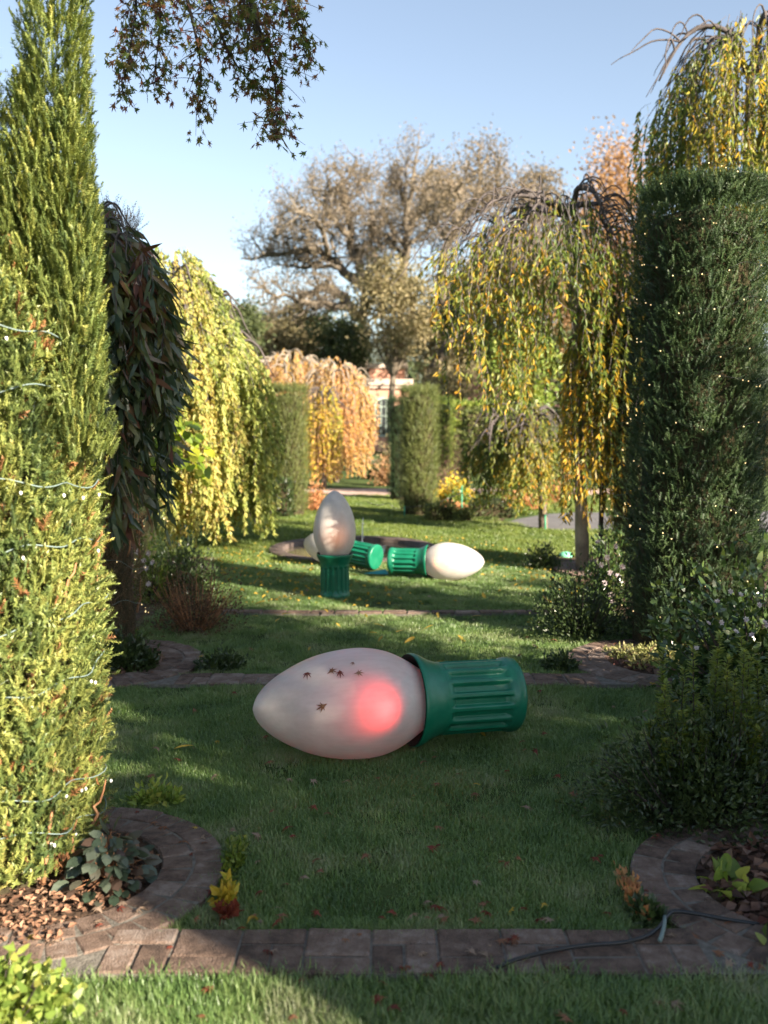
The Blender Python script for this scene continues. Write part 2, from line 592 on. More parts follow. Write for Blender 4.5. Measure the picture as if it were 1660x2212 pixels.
# ------------------------------------------------------------------ beds and paths (sheets)
def disc(name, cx, cy, r, z, mat, n=28):
    V = [(cx, cy, z + .02)] + [(cx + r * k * math.cos(a), cy + r * k * math.sin(a), z + (.012 if k < 1 else 0)) for k in (.6, 1) for a in np.linspace(0, 2 * PI, n, endpoint=False)]
    mb = MB().add(V, np.array([[0, 1 + i, 1 + (i + 1) % n] for i in range(n)]))
    mb.f.append(np.array([[1 + i, 1 + n + i, 1 + n + (i + 1) % n, 1 + (i + 1) % n] for i in range(n)]))
    mb.r.append(np.zeros(n))
    mb.m.append(np.zeros(n, int))
    return link(name, mb.mesh(name, mat, True), kind='structure')


for cx, cy, ri, ro, a0, a1 in RINGS:
    disc('garden_bed', cx, cy, ri + .01, .012, M['soil'])
BEDS = [(-3.2, -1.24, 2.8, 4.1), (1.54, 3.4, 2.5, 4.0), (-4.2, -1.97, 6.0, 12), (1.98, 4.6, 6.0, 12), (1.05, 1.6, 3.75, 4.3), (1.75, 3.4, 4.1, 6.0)]
for i, (x0, x1, y0, y1) in enumerate(BEDS):
    grid_sheet('garden_bed', x0, x1, y0, y1, 12, 12, .007 + .0011 * i, M['soil'])


def sheet_poly(name, pts, z, mat):
    n = len(pts)
    return link(name, MB().add([(p[0], p[1], z) for p in pts], np.array([list(range(n))])).mesh(name, mat), kind='structure')


sheet_poly('path', [G(-400, 1072), G(850, 1072), G(1400, 1075), G(1400, 1056), G(850, 1056), G(-400, 1056)], .006, M['tan_path'])
sheet_poly('paved_path', [G(1085, 1132), G(1150, 1141), G(1235, 1148), G(1700, 1150), G(1700, 1105), G(1240, 1108), G(1180, 1112), G(1120, 1122)], .010, M['stone_path'])
sheet_poly('garden_bed', [G(930, 1127), G(1085, 1127), G(1100, 1112), G(1080, 1085), G(930, 1085)], .004, M['soil'])
sheet_poly('garden_bed', [G(620, 1118), G(690, 1112), G(688, 1090), G(600, 1085), G(480, 1090), G(480, 1112)], .004, M['mulch'])
sheet_poly('path', [G(720, 1003), G(830, 1003), G(830, 993), G(740, 993)], .008, M['tan_path'])

# ------------------------------------------------------------------ pool
PX, PY, PA, PB = (766 - 830) / 2150 * 12.9, 12.75, 1.10, 1.30
n = 64
A = np.linspace(0, 2 * PI, n, endpoint=False)


def ell(a, b, z):
    return np.stack([PX + a * np.cos(A), PY + b * np.sin(A), np.full(n, z)], -1)


rings = [ell(PA, PB, -.02), ell(PA, PB, .025), ell(PA - .02, PB - .02, .035), ell(PA - .17, PB - .17, .035), ell(PA - .19, PB - .19, .025), ell(PA - .19, PB - .19, -.3)]
mb = MB()
q = []
for k in range(len(rings) - 1):
    for i in range(n):
        q.append([k * n + i, k * n + (i + 1) % n, (k + 1) * n + (i + 1) % n, (k + 1) * n + i])
mb.add(np.concatenate(rings), np.array(q))
M['pool_rim'] = noise_mat('pool_rim', [(.05, .038, .033), (.10, .075, .065), (.15, .12, .105)], 8, .7, .3)
pool = thing('fountain_pool', 'oval sunken fountain pool with a dark stone rim behind the upright giant bulb', 'pool', (PX, PY, 0))
link('rim', mb.mesh('rim', M['pool_rim'], True, (PX, PY, 0)), pool)
m, nt, out = newmat('water')
p = N(nt, 'ShaderNodeBsdfPrincipled')
p.inputs['Base Color'].default_value = (.13, .105, .07, 1)
p.inputs['Roughness'].default_value = .04
p.inputs['Specular IOR Level'].default_value = .6
no = N(nt, 'ShaderNodeTexNoise')
no.inputs['Scale'].default_value = 3
bp = N(nt, 'ShaderNodeBump')
bp.inputs['Strength'].default_value = .08
nt.links.new(no.outputs[0], bp.inputs['Height'])
nt.links.new(bp.outputs[0], p.inputs['Normal'])
nt.links.new(p.outputs[0], out.inputs[0])
M['water'] = m
mb = MB().add(np.concatenate([ell(PA - .188, PB - .188, -.02)]), np.array([list(range(n))]))
link('water', mb.mesh('water', M['water'], False, (PX, PY, 0)), pool)
M['jet'] = plain('jet', (.75, .8, .85), .15, .7)
jt = MB()
jx = P(783, 1150, PY)[0]
tube(jt, [(jx, PY, -.1), (jx, PY, .18), (jx + .004, PY, .33), (jx + .012, PY, .42)], [.012, .009, .007, .003], 6)
for k in range(14):
    z = random.uniform(.02, .4)
    c = np.array([jx + random.gauss(0, .018), PY + random.gauss(0, .018), z])
    tube(jt, [c, c + [0, 0, .018]], [.003, .002], 4)
link('fountain_jet', jt.mesh('fountain_jet', M['jet'], True, (PX, PY, 0)), pool)


# ------------------------------------------------------------------ plants: builders
def obj_leaves(parent, meshes, pos, d, up, scale, base, name='leaf'):
    """single leaves as separate parts; meshes are variants lying along +Y with normal +Z"""
    d = nz(d)
    s = nz(np.cross(d, up))
    u = np.cross(s, d)
    for i in range(len(pos)):
        R = Matrix(((s[i][0], d[i][0], u[i][0], pos[i][0] - base[0]), (s[i][1], d[i][1], u[i][1], pos[i][1] - base[1]),
                    (s[i][2], d[i][2], u[i][2], pos[i][2] - base[2]), (0, 0, 0, 1)))
        o = bpy.data.objects.new(name, meshes[random.randrange(len(meshes))])
        COL.objects.link(o)
        o.parent = parent
        o.matrix_basis = R @ Matrix.Scale(float(scale[i]), 4)


def long_leaf_variants(name, mat, L, W, nvar=6, bend=.2):
    out = []
    for k in range(nvar):
        mb = MB()
        ts = np.array([0, .15, .4, .7, .9, 1.0])
        ws = np.array([.06, .6, 1, .75, .35, .02]) * W / 2
        b = bend * random.uniform(.5, 1.6)
        V, q = [], []
        for t, w in zip(ts, ws):
            z = -b * L * t * t
            V += [(-w, t * L, z + w * .35), (0, t * L, z), (w, t * L, z + w * .35)]
        for i in range(len(ts) - 1):
            q += [[i * 3, i * 3 + 1, i * 3 + 4, i * 3 + 3], [i * 3 + 1, i * 3 + 2, i * 3 + 5, i * 3 + 4]]
        mb.add(V, np.array(q), np.full(len(q), (k + .5) / nvar))
        out.append(mb.mesh(name, mat, True))
    return out


def outline_leaf_variants(name, mat, outline, size, nvar=5, curl=.12):
    """flat outline fan (maple, heart) with a lifted middle"""
    out = []
    for k in range(nvar):
        o = np.array(outline) * size
        c = o.mean(0)
        cr = curl * random.uniform(.3, 1.6)
        V = [(c[0], c[1], 0)] + [(x, y, -cr * ((x - c[0]) ** 2 + (y - c[1]) ** 2) / size + random.uniform(-.03, .03) * size) for x, y in o]
        n = len(o)
        q = np.array([[0, 1 + i, 1 + (i + 1) % n] for i in range(n)])
        out.append(MB().add(V, q, np.full(n, (k + .5) / nvar)).mesh(name, mat))
    return out


def maple_outline(lobes=7):
    pts = [(0, 0)]
    angs = np.radians([-125, -85, -42, 0, 42, 85, 125])
    lens = [.42, .66, .9, 1.0, .9, .66, .42]
    c = np.array([0, .42])
    o = []
    for i, (a, l) in enumerate(zip(angs, lens)):
        l *= .62
        tip = c + l * np.array([math.sin(a), math.cos(a)])
        for da, f in ((-.16, .55), (0, 1), (.16, .55)):
            o.append(c + l * f * np.array([math.sin(a + da), math.cos(a + da)]))
        if i < 6:
            am = (a + angs[i + 1]) / 2
            o.append(c + .17 * np.array([math.sin(am), math.cos(am)]))
    o.append(np.array([.012, 0]))
    o.append(np.array([-.012, 0]))
    # order counter-clockwise start at lowest left
    return [tuple(p) for p in o]


MAPLE = maple_outline()
HEART = [(0, 0), (.28, -.1), (.48, .12), (.5, .4), (.32, .75), (0, 1.05), (-.32, .75), (-.5, .4), (-.48, .12), (-.28, -.1)]
OVAL = [(0, 0), (.18, .12), (.3, .4), (.26, .7), (0, 1), (-.26, .7), (-.3, .4), (-.18, .12)]


def sprig_template(nn=22, L=.11, nl=.022, flat=.55, w=.0032):
    """a yew shoot along +Z: needles in two loose ranks; triangles"""
    V, T = [], []
    for i in range(nn):
        t = (i + .5) / nn
        z = L * t
        a = (0 if i % 2 else PI) + random.gauss(0, flat)
        l = nl * (1 - .35 * t) * random.uniform(.8, 1.15)
        d = np.array([math.cos(a) * .85, math.sin(a) * .85, .55])
        side = nz(np.cross(d, [0, 0, 1.0]))
        b = np.array([0, 0, z])
        k = len(V)
        V += [b - side * w, b + side * w, b + d * l]
        T.append([k, k + 1, k + 2])
    k = len(V)
    V += [np.array([-.0016, 0, 0]), np.array([.0016, 0, 0]), np.array([0, 0, L])]
    T.append([k, k + 1, k + 2])
    return np.array(V), np.array(T)


def place_template(mb, TV, TT, pos, zdir, scale, rnd, mi=0):
    n = len(pos)
    z = nz(zdir)
    r = rdir(n)
    x = nz(np.cross(z, r))
    y = np.cross(z, x)
    R = np.stack([x, y, z], -1)
    V = np.einsum('nij,kj->nki', R, TV) * np.asarray(scale)[:, None, None] + pos[:, None]
    Fi = (np.arange(n)[:, None, None] * len(TV) + TT[None]).reshape(-1, 3)
    mb.add(V.reshape(-1, 3), Fi, np.clip(np.repeat(rnd, len(TT)) + rng.normal(0, .06, n * len(TT)), 0, 1), mi)


def fbm(a, z, seed, fa=(3, 5, 8, 13), fz=(2, 4.2, 7.5, 13)):
    r = np.random.default_rng(seed)
    o = 0
    for i, (p, q_) in enumerate(zip(fa, fz)):
        o = o + np.sin(p * a + r.uniform(0, 6) + 1.3 * np.sin(q_ * z + r.uniform(0, 6))) * np.sin(q_ * z + r.uniform(0, 6) + p * a * .3) / (i + 1.3)
    return o


def yew(label, cx, cy, r, h, mat, n, nn=18, sl=.11, lump=.1, taper=.0, seed=1, front=True, group=None, top_r=None, core=.84, needles=.022, stems=0, up=1.0, spires=(), fine=False, dead=0., jit=.25):
    root = thing('yew_column', label, 'yew', (cx, cy, 0), group)
    a = rng.uniform(0, 2 * PI, n)
    if front:  # denser towards the open side
        a = np.where(rng.random(n) < .8, rng.normal(-PI / 2, 1.15, n), a)
    z = rng.uniform(.02, 1, n) ** .95 * h
    FA, FZ = ((7, 12, 19, 27), (1.2, 2.6, 5, 9)) if fine else ((3, 5, 8, 13), (2, 4.2, 7.5, 13))
    rad = r * (1 + lump * fbm(a, z, seed, FA, FZ)) * (1 - taper * z / h)
    if top_r:
        k = np.clip((z - top_r[0]) / (h - top_r[0]), 0, 1)
        rad = rad * (1 - (1 - top_r[1]) * k ** 1.2)
    depth = rng.random(n) ** 2 * .16
    rr = rad * (1 - depth)
    pos = np.stack([cx + rr * np.cos(a), cy + rr * np.sin(a), z], -1)
    ou = np.stack([np.cos(a), np.sin(a), 0 * a], -1)
    d = ou * rng.uniform(.15, .75, n)[:, None] + np.array([0, 0, up]) * rng.uniform(.5, 1.1, n)[:, None] + rng.normal(0, jit, (n, 3))
    shade = np.clip(.5 + .30 * fbm(a * 2, z * 2.2, seed + 5) + rng.normal(0, .17, n), 0, 1)
    mb = MB()
    T = [sprig_template(nn, sl, needles) for _ in range(4)]
    w = rng.integers(0, 4, n)
    dd_ = (fbm(a * 1.7, z * 2.6, seed + 31) + .5 * fbm(a * 4, z * 6, seed + 33) > 1.25) if dead else np.zeros(n, bool)
    dd_ |= rng.random(n) < dead
    for k in range(4):
        for q_ in (0, 1):
            s = (w == k) & (dd_ == bool(q_))
            if s.any():
                place_template(mb, *T[k], pos[s], d[s], rng.uniform(.7, 1.35, s.sum()), shade[s], q_)
    for sx, sy, sr_, z0, z1 in spires:
        k = int(2600 * sr_ / .13 * (z1 - z0) / 1.5)
        t = rng.random(k)
        a2 = rng.uniform(0, 2 * PI, k)
        r2 = sr_ * np.minimum(1, (1 - t) * 2.2 + .12) * (.35 + .65 * np.sqrt(rng.random(k))) * (1 + .2 * fbm(a2, t * 4, seed + 9))
        p2 = np.stack([sx + r2 * np.cos(a2), sy + r2 * np.sin(a2), z0 + (z1 - z0) * t], -1)
        d2 = np.stack([np.cos(a2), np.sin(a2), 0 * a2], -1) * rng.uniform(.2, .7, k)[:, None] + [0, 0, 1.2] + rng.normal(0, .25, (k, 3))
        place_template(mb, *T[0], p2, d2, rng.uniform(.7, 1.3, k), np.clip(rng.normal(.4, .18, k), 0, 1))
    # flat top
    nt_ = int(n * .12)
    if not top_r:
        a2 = rng.uniform(0, 2 * PI, nt_)
        r2 = r * (1 - taper) * np.sqrt(rng.random(nt_))
        p2 = np.stack([cx + r2 * np.cos(a2), cy + r2 * np.sin(a2), h - .05 + .04 * fbm(a2, r2 * 5, seed + 2)], -1)
        d2 = np.stack([rng.normal(0, .3, nt_), rng.normal(0, .3, nt_), np.ones(nt_)], -1)
        place_template(mb, *T[0], p2, d2, rng.uniform(.7, 1.4, nt_), np.clip(rng.normal(.55, .2, nt_), 0, 1))
    link('foliage', mb.mesh('foliage', [mat, M['yew_dead']], False, (cx, cy, 0)), root)
    # dense dead interior and stems
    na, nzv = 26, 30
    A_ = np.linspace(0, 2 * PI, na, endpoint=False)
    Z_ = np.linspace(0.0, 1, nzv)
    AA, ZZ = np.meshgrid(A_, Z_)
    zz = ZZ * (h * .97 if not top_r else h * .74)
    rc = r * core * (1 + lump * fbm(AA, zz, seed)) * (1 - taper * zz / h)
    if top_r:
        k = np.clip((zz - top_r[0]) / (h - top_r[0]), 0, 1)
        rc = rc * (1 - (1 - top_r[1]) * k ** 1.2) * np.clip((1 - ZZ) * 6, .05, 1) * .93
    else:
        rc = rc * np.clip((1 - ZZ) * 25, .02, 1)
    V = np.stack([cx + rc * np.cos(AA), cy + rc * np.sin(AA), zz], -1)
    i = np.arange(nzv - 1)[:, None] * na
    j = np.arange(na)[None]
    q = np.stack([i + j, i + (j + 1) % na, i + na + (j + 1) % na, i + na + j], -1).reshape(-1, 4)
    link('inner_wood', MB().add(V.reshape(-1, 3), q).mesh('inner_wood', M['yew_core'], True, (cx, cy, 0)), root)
    if stems:
        sb = MB()
        for _ in range(stems):
            a0 = random.gauss(-PI / 2, 1.0)
            z0 = random.uniform(.0, h * .5)
            L = random.uniform(.12, .5)
            k0 = random.uniform(.9, 1.03)
            pts = [(cx + r * (k0 + .05 * t) * math.cos(a0 + .12 * t), cy + r * (k0 + .05 * t) * math.sin(a0 + .12 * t), z0 + L * t) for t in np.linspace(0, 1, 6)]
            pts = np.array(pts) + rng.normal(0, .006, (6, 3))
            tube(sb, pts, np.linspace(random.uniform(.006, .011), .003, 6), 5)
        link('stem', sb.mesh('stem', M['bark_red'], True, (cx, cy, 0)), root, kind='stuff')
    return root


def weeper(name, label, base, top, R, zend, n, leaf, mat, m2=None, f2=0., twig=M['twig_grey'], trunk_r=.06, trunk_path=None, dome=.28, spacing=.05,
           out=.25, lparts=0, cat='tree', group=None, arcs=14, seed=0, arange=None, per=2, bark=None, leafless_top=0., rag=.5, strand_r=.004, part_sel=None, seg=1, lean=(0, 0), limb_f=.45, short_p=.38):
    """weeping tree: trunk, arching limbs, hanging strands with leaves"""
    r_ = np.random.default_rng(seed + 77)
    base = np.asarray(base, float)
    top = np.asarray(top, float)
    root = thing(name, label, cat, tuple(base), group)
    tb = MB()
    tp = trunk_path if trunk_path is not None else [base, base + (top - base) * [.15, .15, .4], top - [0, 0, .25 * (top[2] - base[2]) * dome * 2]]
    tp = smooth_path(tp, 12)
    tp[0, 2] -= .05
    tube(tb, tp, np.linspace(trunk_r, trunk_r * .6, 12) * (1 + .1 * np.sin(np.arange(12) * 1.7)), 9)
    link('trunk', tb.mesh('trunk', bark or M['bark'], True, base), root)
    H = top[2] - base[2]
    ab = MB()
    mains = []
    for k in range(7):
        a = 2 * PI * (k + r_.uniform(-.3, .3)) / 7
        Rk = R * r_.uniform(.55, .95)
        t = np.linspace(0, 1, 10)
        rr = Rk * t
        zz = tp[-1, 2] + (top[2] - tp[-1, 2]) * np.sin(np.minimum(t * 2.0, PI / 2)) * r_.uniform(.7, 1.05) - dome * H * np.clip(t - .4, 0, 1) ** 2 * 1.5
        pts = np.stack([tp[-1, 0] + rr * math.cos(a) + lean[0] * t, tp[-1, 1] + rr * math.sin(a) + lean[1] * t, zz], -1)
        pts[1:] += r_.normal(0, .045 * R, (9, 3)) * np.array([1, 1, .6])
        pts = smooth_path(pts, 16)
        tube(ab, pts, np.linspace(trunk_r * .5, trunk_r * .12, 16), 6)
        mains.append((a, pts))
    for k in range(arcs * 3):
        a0, mp_ = mains[k % 7]
        i0 = r_.integers(3, 16)
        p0 = mp_[i0]
        a = a0 + r_.normal(0, .75)
        L = R * r_.uniform(.25, .7)
        t = np.linspace(0, 1, 9)
        rise = r_.uniform(.02, .16) * R
        pts = np.stack([p0[0] + L * t * math.cos(a), p0[1] + L * t * math.sin(a), p0[2] + rise * np.sin(PI * np.minimum(t * 1.3, 1)) - L * r_.uniform(.3, 1.0) * t ** 2.2], -1)
        pts[1:] += r_.normal(0, .018 * R, (8, 3))
        tube(ab, smooth_path(pts, 11), np.linspace(trunk_r * limb_f * .6, trunk_r * .04, 11), 4, cap=False)
    link('limb', ab.mesh('limb', twig, True, base), root, kind='stuff')
    a = r_.uniform(0, 2 * PI, n)
    if arange:
        a = np.where(r_.random(n) < .72, r_.normal(arange[0], arange[1], n), a)
    u = np.sqrt(r_.random(n)) * .9 + .1
    r0 = R * u * (1 + .12 * np.sin(3 * a + seed) + .08 * np.sin(7 * a + 2 * seed))
    z0 = top[2] - dome * H * u ** 2 * .75 - r_.random(n) ** 2 * .16 * H
    ze = zend[0] + (zend[1] - zend[0]) * np.clip(.5 + rag * (.45 * np.sin(5 * a + seed) + .3 * np.sin(11 * a + 3 * seed)) + r_.normal(0, .22, n), 0, 1)
    short = r_.random(n) < short_p
    ze = np.where(short, z0 - (z0 - ze) * r_.uniform(.25, .8, n), ze)
    ze = np.minimum(ze, z0 - .15)
    m_ = 12
    t = np.linspace(0, 1, m_)[None]
    rr = r0[:, None] + out * R * (1 - np.exp(-3.2 * t)) * (.4 + .6 * u[:, None]) - .08 * R * t ** 2
    zz = z0[:, None] + (ze - z0)[:, None] * t ** 1.15 + .05 * np.sin(PI * np.minimum(t * 3, 1))
    aw = a[:, None] + .12 * np.sin(t * 4 + r_.uniform(0, 6, n)[:, None]) * t
    cx, cy = tp[-1, 0] + lean[0] * u[:, None], tp[-1, 1] + lean[1] * u[:, None]
    pts = np.stack([cx + rr * np.cos(aw), cy + rr * np.sin(aw), zz], -1)
    pts[:, 1:] += np.cumsum(r_.normal(0, .012, (n, m_ - 1, 3)), axis=1) * np.array([1, 1, .4])
    sb = MB()
    strands_mesh(sb, pts, strand_r, strand_r * .4)
    link('twigs', sb.mesh('twigs', twig, False, base), root, kind='stuff')
    seglen = np.linalg.norm(np.diff(pts, axis=1), axis=-1).sum(1)
    cnt = np.maximum((seglen / spacing).astype(int), 2)
    idx = np.repeat(np.arange(n), cnt * per)
    tt = r_.random(len(idx)) ** .85
    keep = tt > leafless_top * r_.random(len(idx)) * 1.6
    idx, tt = idx[keep], tt[keep]
    f = tt * (m_ - 1)
    i0 = np.minimum(f.astype(int), m_ - 2)
    w = (f - i0)[:, None]
    p = pts[idx, i0] * (1 - w) + pts[idx, i0 + 1] * w
    k = len(p)
    d = np.stack([np.cos(a[idx]) * .3, np.sin(a[idx]) * .3, -np.ones(k)], -1) + r_.normal(0, .42, (k, 3))
    L = leaf[0] * r_.uniform(.65, 1.2, k)
    W = leaf[1] * r_.uniform(.8, 1.2, k)
    # colour drifts from strand to strand
    rn = np.clip(.5 + .24 * np.sin(3 * a + seed)[idx] + r_.normal(0, .18, n)[idx] + r_.normal(0, .17, k), 0, 1)
    if m2 is not None:
        hi = np.clip((p[:, 2] - ze[idx]) / np.maximum(z0 - ze, .1)[idx], 0, 1)
        mi = (r_.random(k) < f2 * (1.25 - hi)).astype(int)
    else:
        mi = np.zeros(k, int)
    sel = np.zeros(k, bool)
    if lparts:
        sc = -p[:, 1] + r_.normal(0, .15, k) if part_sel is None else part_sel(p)
        sel[np.argsort(-sc)[:lparts]] = True
        for q_, mm in ((0, mat), (1, m2)):
            s = sel & (mi == q_)
            if s.any():
                var = long_leaf_variants('leaf', mm, leaf[0], leaf[1])
                obj_leaves(root, var, p[s], d[s], r_.normal(size=(s.sum(), 3)), L[s] / leaf[0], base)
    fb = MB()
    for q_ in (0, 1):
        s = (~sel) & (mi == q_)
        leafq(fb, p[s], d[s], L[s], W[s], .12, None, rn[s], q_, seg)
    link('foliage', fb.mesh('foliage', [mat, m2 or mat], False, base), root, kind='stuff' if lparts else None)
    return root


def shrub(name, label, c, rx, ry, h, n, leaf, mat, stems=24, stem_mat=None, up=.6, cat='shrub', flowers=None, fsize=.05, lparts=0, group=None, ground=.02, seed=0, seg=1, open_=.0, lumps=.18):
    r_ = np.random.default_rng(seed + 5)
    base = np.array([c[0], c[1], 0.])
    root = thing(name, label, cat, tuple(base), group)
    sb = MB()
    tips = []
    for k in range(stems):
        a = r_.uniform(0, 2 * PI)
        u = math.sqrt(r_.random())
        tip = base + [rx * u * math.cos(a), ry * u * math.sin(a), h * r_.uniform(.55, .98) * (1 - .35 * u * u)]
        st = base + [rx * .25 * u * math.cos(a), ry * .25 * u * math.sin(a), -.02]
        mid = (st + tip) / 2 + [rx * .08 * math.cos(a), ry * .08 * math.sin(a), h * .06]
        tube(sb, smooth_path([st, mid, tip], 6), np.linspace(.010, .0025, 6) * (h ** .5), 4)
        tips.append((st, mid, tip))
    link('stems', sb.mesh('stems', stem_mat or M['bark_dark'], False, base), root, kind='stuff')
    # foliage through the volume, mostly outer
    th = r_.uniform(0, 2 * PI, n)
    ph = np.arccos(1 - r_.random(n) * .999)       # upper half
    lum = 1 + lumps * (np.sin(3 * th + 2 * ph + seed) + .6 * np.sin(6 * th - 5 * ph + seed * 2) + .4 * np.sin(11 * th + 9 * ph))
    rad = (1 - (.75 * r_.random(n) ** (1.6 - open_))) * lum
    p = base + np.stack([rx * rad * np.sin(ph) * np.cos(th), ry * rad * np.sin(ph) * np.sin(th), np.maximum(h * rad * np.cos(ph), ground)], -1)
    # fill the lower skirt
    low = r_.random(n) < .3
    p[low, 2] = r_.uniform(ground, h * .5, low.sum())
    d = nz(p - base - [0, 0, h * .3]) * .6 + np.array([0, 0, up]) + r_.normal(0, .5, (n, 3))
    L = leaf[0] * r_.uniform(.6, 1.25, n)
    W = leaf[1] * r_.uniform(.8, 1.2, n)
    rn = np.clip(.5 + .2 * np.sin(4 * th + seed) + r_.normal(0, .22, n), 0, 1)
    sel = np.zeros(n, bool)
    if lparts:
        front = -p[:, 1] / ry + .5 * p[:, 2] / h + r_.normal(0, .1, n)
        sel[np.argsort(-front)[:lparts]] = True
        var = long_leaf_variants('leaf', mat, leaf[0], leaf[1])
        obj_leaves(root, var, p[sel], d[sel], r_.normal(size=(sel.sum(), 3)) + [0, 0, .6], L[sel] / leaf[0], base)
    fb = MB()
    leafq(fb, p[~sel], d[~sel], L[~sel], W[~sel], .15, None, rn[~sel], 0, seg)
    link('foliage', fb.mesh('foliage', mat, False, base), root, kind='stuff' if lparts else None)
    if flowers:
        me = []
        for v in range(3):
            mb = MB()
            for ring, (cnt, tilt) in enumerate(((6, .25), (5, .8))):
                aa = np.linspace(0, 2 * PI, cnt, endpoint=False) + ring * .5 + random.random()
                dd = np.stack([np.cos(aa), np.sin(aa), np.full(cnt, tilt)], -1)
                leafq(mb, np.zeros((cnt, 3)), dd, fsize * (.55 - .12 * ring), fsize * .42, -.15, np.tile([0, 0, 1.], (cnt, 1)), rng.random(cnt))
            me.append(mb.mesh('flower', M['petal']))
        for i, fp in enumerate(flowers):
            o = link('flower', me[i % 3], root, tuple(np.asarray(fp) - base))
            o.rotation_euler = (random.uniform(.5, 1.5), random.uniform(-.4, .4), random.uniform(-.5, .5))
    return root


def box_hedge(name, label, x0, x1, y0, y1, h, n, mat, leaf=.05, group=None, cat='hedge'):
    base = np.array([(x0 + x1) / 2, (y0 + y1) / 2, 0])
    root = thing(name, label, cat, tuple(base), group)
    fb = MB()
    A1, A2, A3 = (x1 - x0) * h, (x1 - x0) * (y1 - y0), (y1 - y0) * h
    tot = A1 + A2 + 2 * A3
    face = rng.choice(4, n, p=[A1 / tot, A2 / tot, A3 / tot, A3 / tot])
    u, v, w = rng.random(n), rng.random(n), rng.random(n) ** 2 * .08
    X = np.where(face == 2, x0 + w, np.where(face == 3, x1 - w, x0 + u * (x1 - x0)))
    Y = np.where(face == 0, y0 + w, np.where(face == 1, y0 + v * (y1 - y0), y0 + v * (y1 - y0)))
    Z = np.where(face == 1, h - w, v * h)
    Z = np.where(face >= 2, u * h, Z)
    p = np.stack([X, Y, Z], -1) + rng.normal(0, .015 + leaf * .2, (n, 3))
    nr = np.array([[0, -1, .3], [0, 0, 1], [-1, 0, .3], [1, 0, .3]])[face]
    d = nr * .5 + rng.normal(0, .6, (n, 3)) + [0, 0, .3]
    leafq(fb, p, d, leaf * rng.uniform(.6, 1.3, n), leaf * .5, .1)
    link('foliage', fb.mesh('foliage', mat, False, base), root)
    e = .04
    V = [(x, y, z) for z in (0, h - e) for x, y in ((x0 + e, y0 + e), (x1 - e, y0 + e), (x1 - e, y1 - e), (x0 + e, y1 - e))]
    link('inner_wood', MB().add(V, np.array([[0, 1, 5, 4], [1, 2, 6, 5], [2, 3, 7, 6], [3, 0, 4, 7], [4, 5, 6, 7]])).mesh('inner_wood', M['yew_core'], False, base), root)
    return root


def tree(name, label, base, crowns, n, leaf, mat, trunk_r=.2, nclump=40, cl=.25, bark=None, group=None, limbs=14, seed=0, hollow=.5, cat='tree'):
    """crowns: list of (centre, (rx,ry,rz)); leaves come in clumps so that the sky shows between"""
    r_ = np.random.default_rng(seed + 900)
    base = np.asarray(base, float)
    root = thing(name, label, cat, tuple(base), group)
    tb = MB()
    fb = MB()
    c0 = np.asarray(crowns[0][0], float)
    fork = base + (c0 - base) * .55
    tube(tb, smooth_path([base - [0, 0, .1], base + (fork - base) * .5 + r_.normal(0, trunk_r * .4, 3) * [1, 1, 0], fork], 8), np.linspace(trunk_r * 1.2, trunk_r * .7, 8), 9)
    per = n // (nclump * len(crowns))
    for c, rad in crowns:
        c, rad = np.asarray(c, float), np.asarray(rad, float)
        dirs = nz(r_.normal(size=(nclump, 3)))
        cc = c + dirs * rad * (hollow + (1 - hollow) * r_.random(nclump)[:, None] ** .5)
        for i, q_ in enumerate(cc):
            k = per
            s = cl * rad.mean() * r_.uniform(.6, 1.3)
            pp = q_ + r_.normal(size=(k, 3)) * s * np.array([1, 1, .75])
            dd = nz(pp - q_) * .6 + r_.normal(0, .6, (k, 3)) + [0, 0, -.1]
            leafq(fb, pp, dd, leaf[0] * r_.uniform(.6, 1.3, k), leaf[1] * r_.uniform(.7, 1.2, k), .12, None, np.clip(r_.uniform(.2, .8) + r_.normal(0, .2, k), 0, 1))
            if i < limbs:
                mid = (fork + q_) / 2 + r_.normal(0, .08, 3) * rad + [0, 0, -.05 * rad[2]]
                tube(tb, smooth_path([fork - [0, 0, trunk_r], mid, q_], 8), np.linspace(trunk_r * .5, trunk_r * .06, 8), 5)
    link('trunk', tb.mesh('trunk', bark or M['bark'], True, base), root)
    link('crown', fb.mesh('crown', mat, False, base), root)
    return root


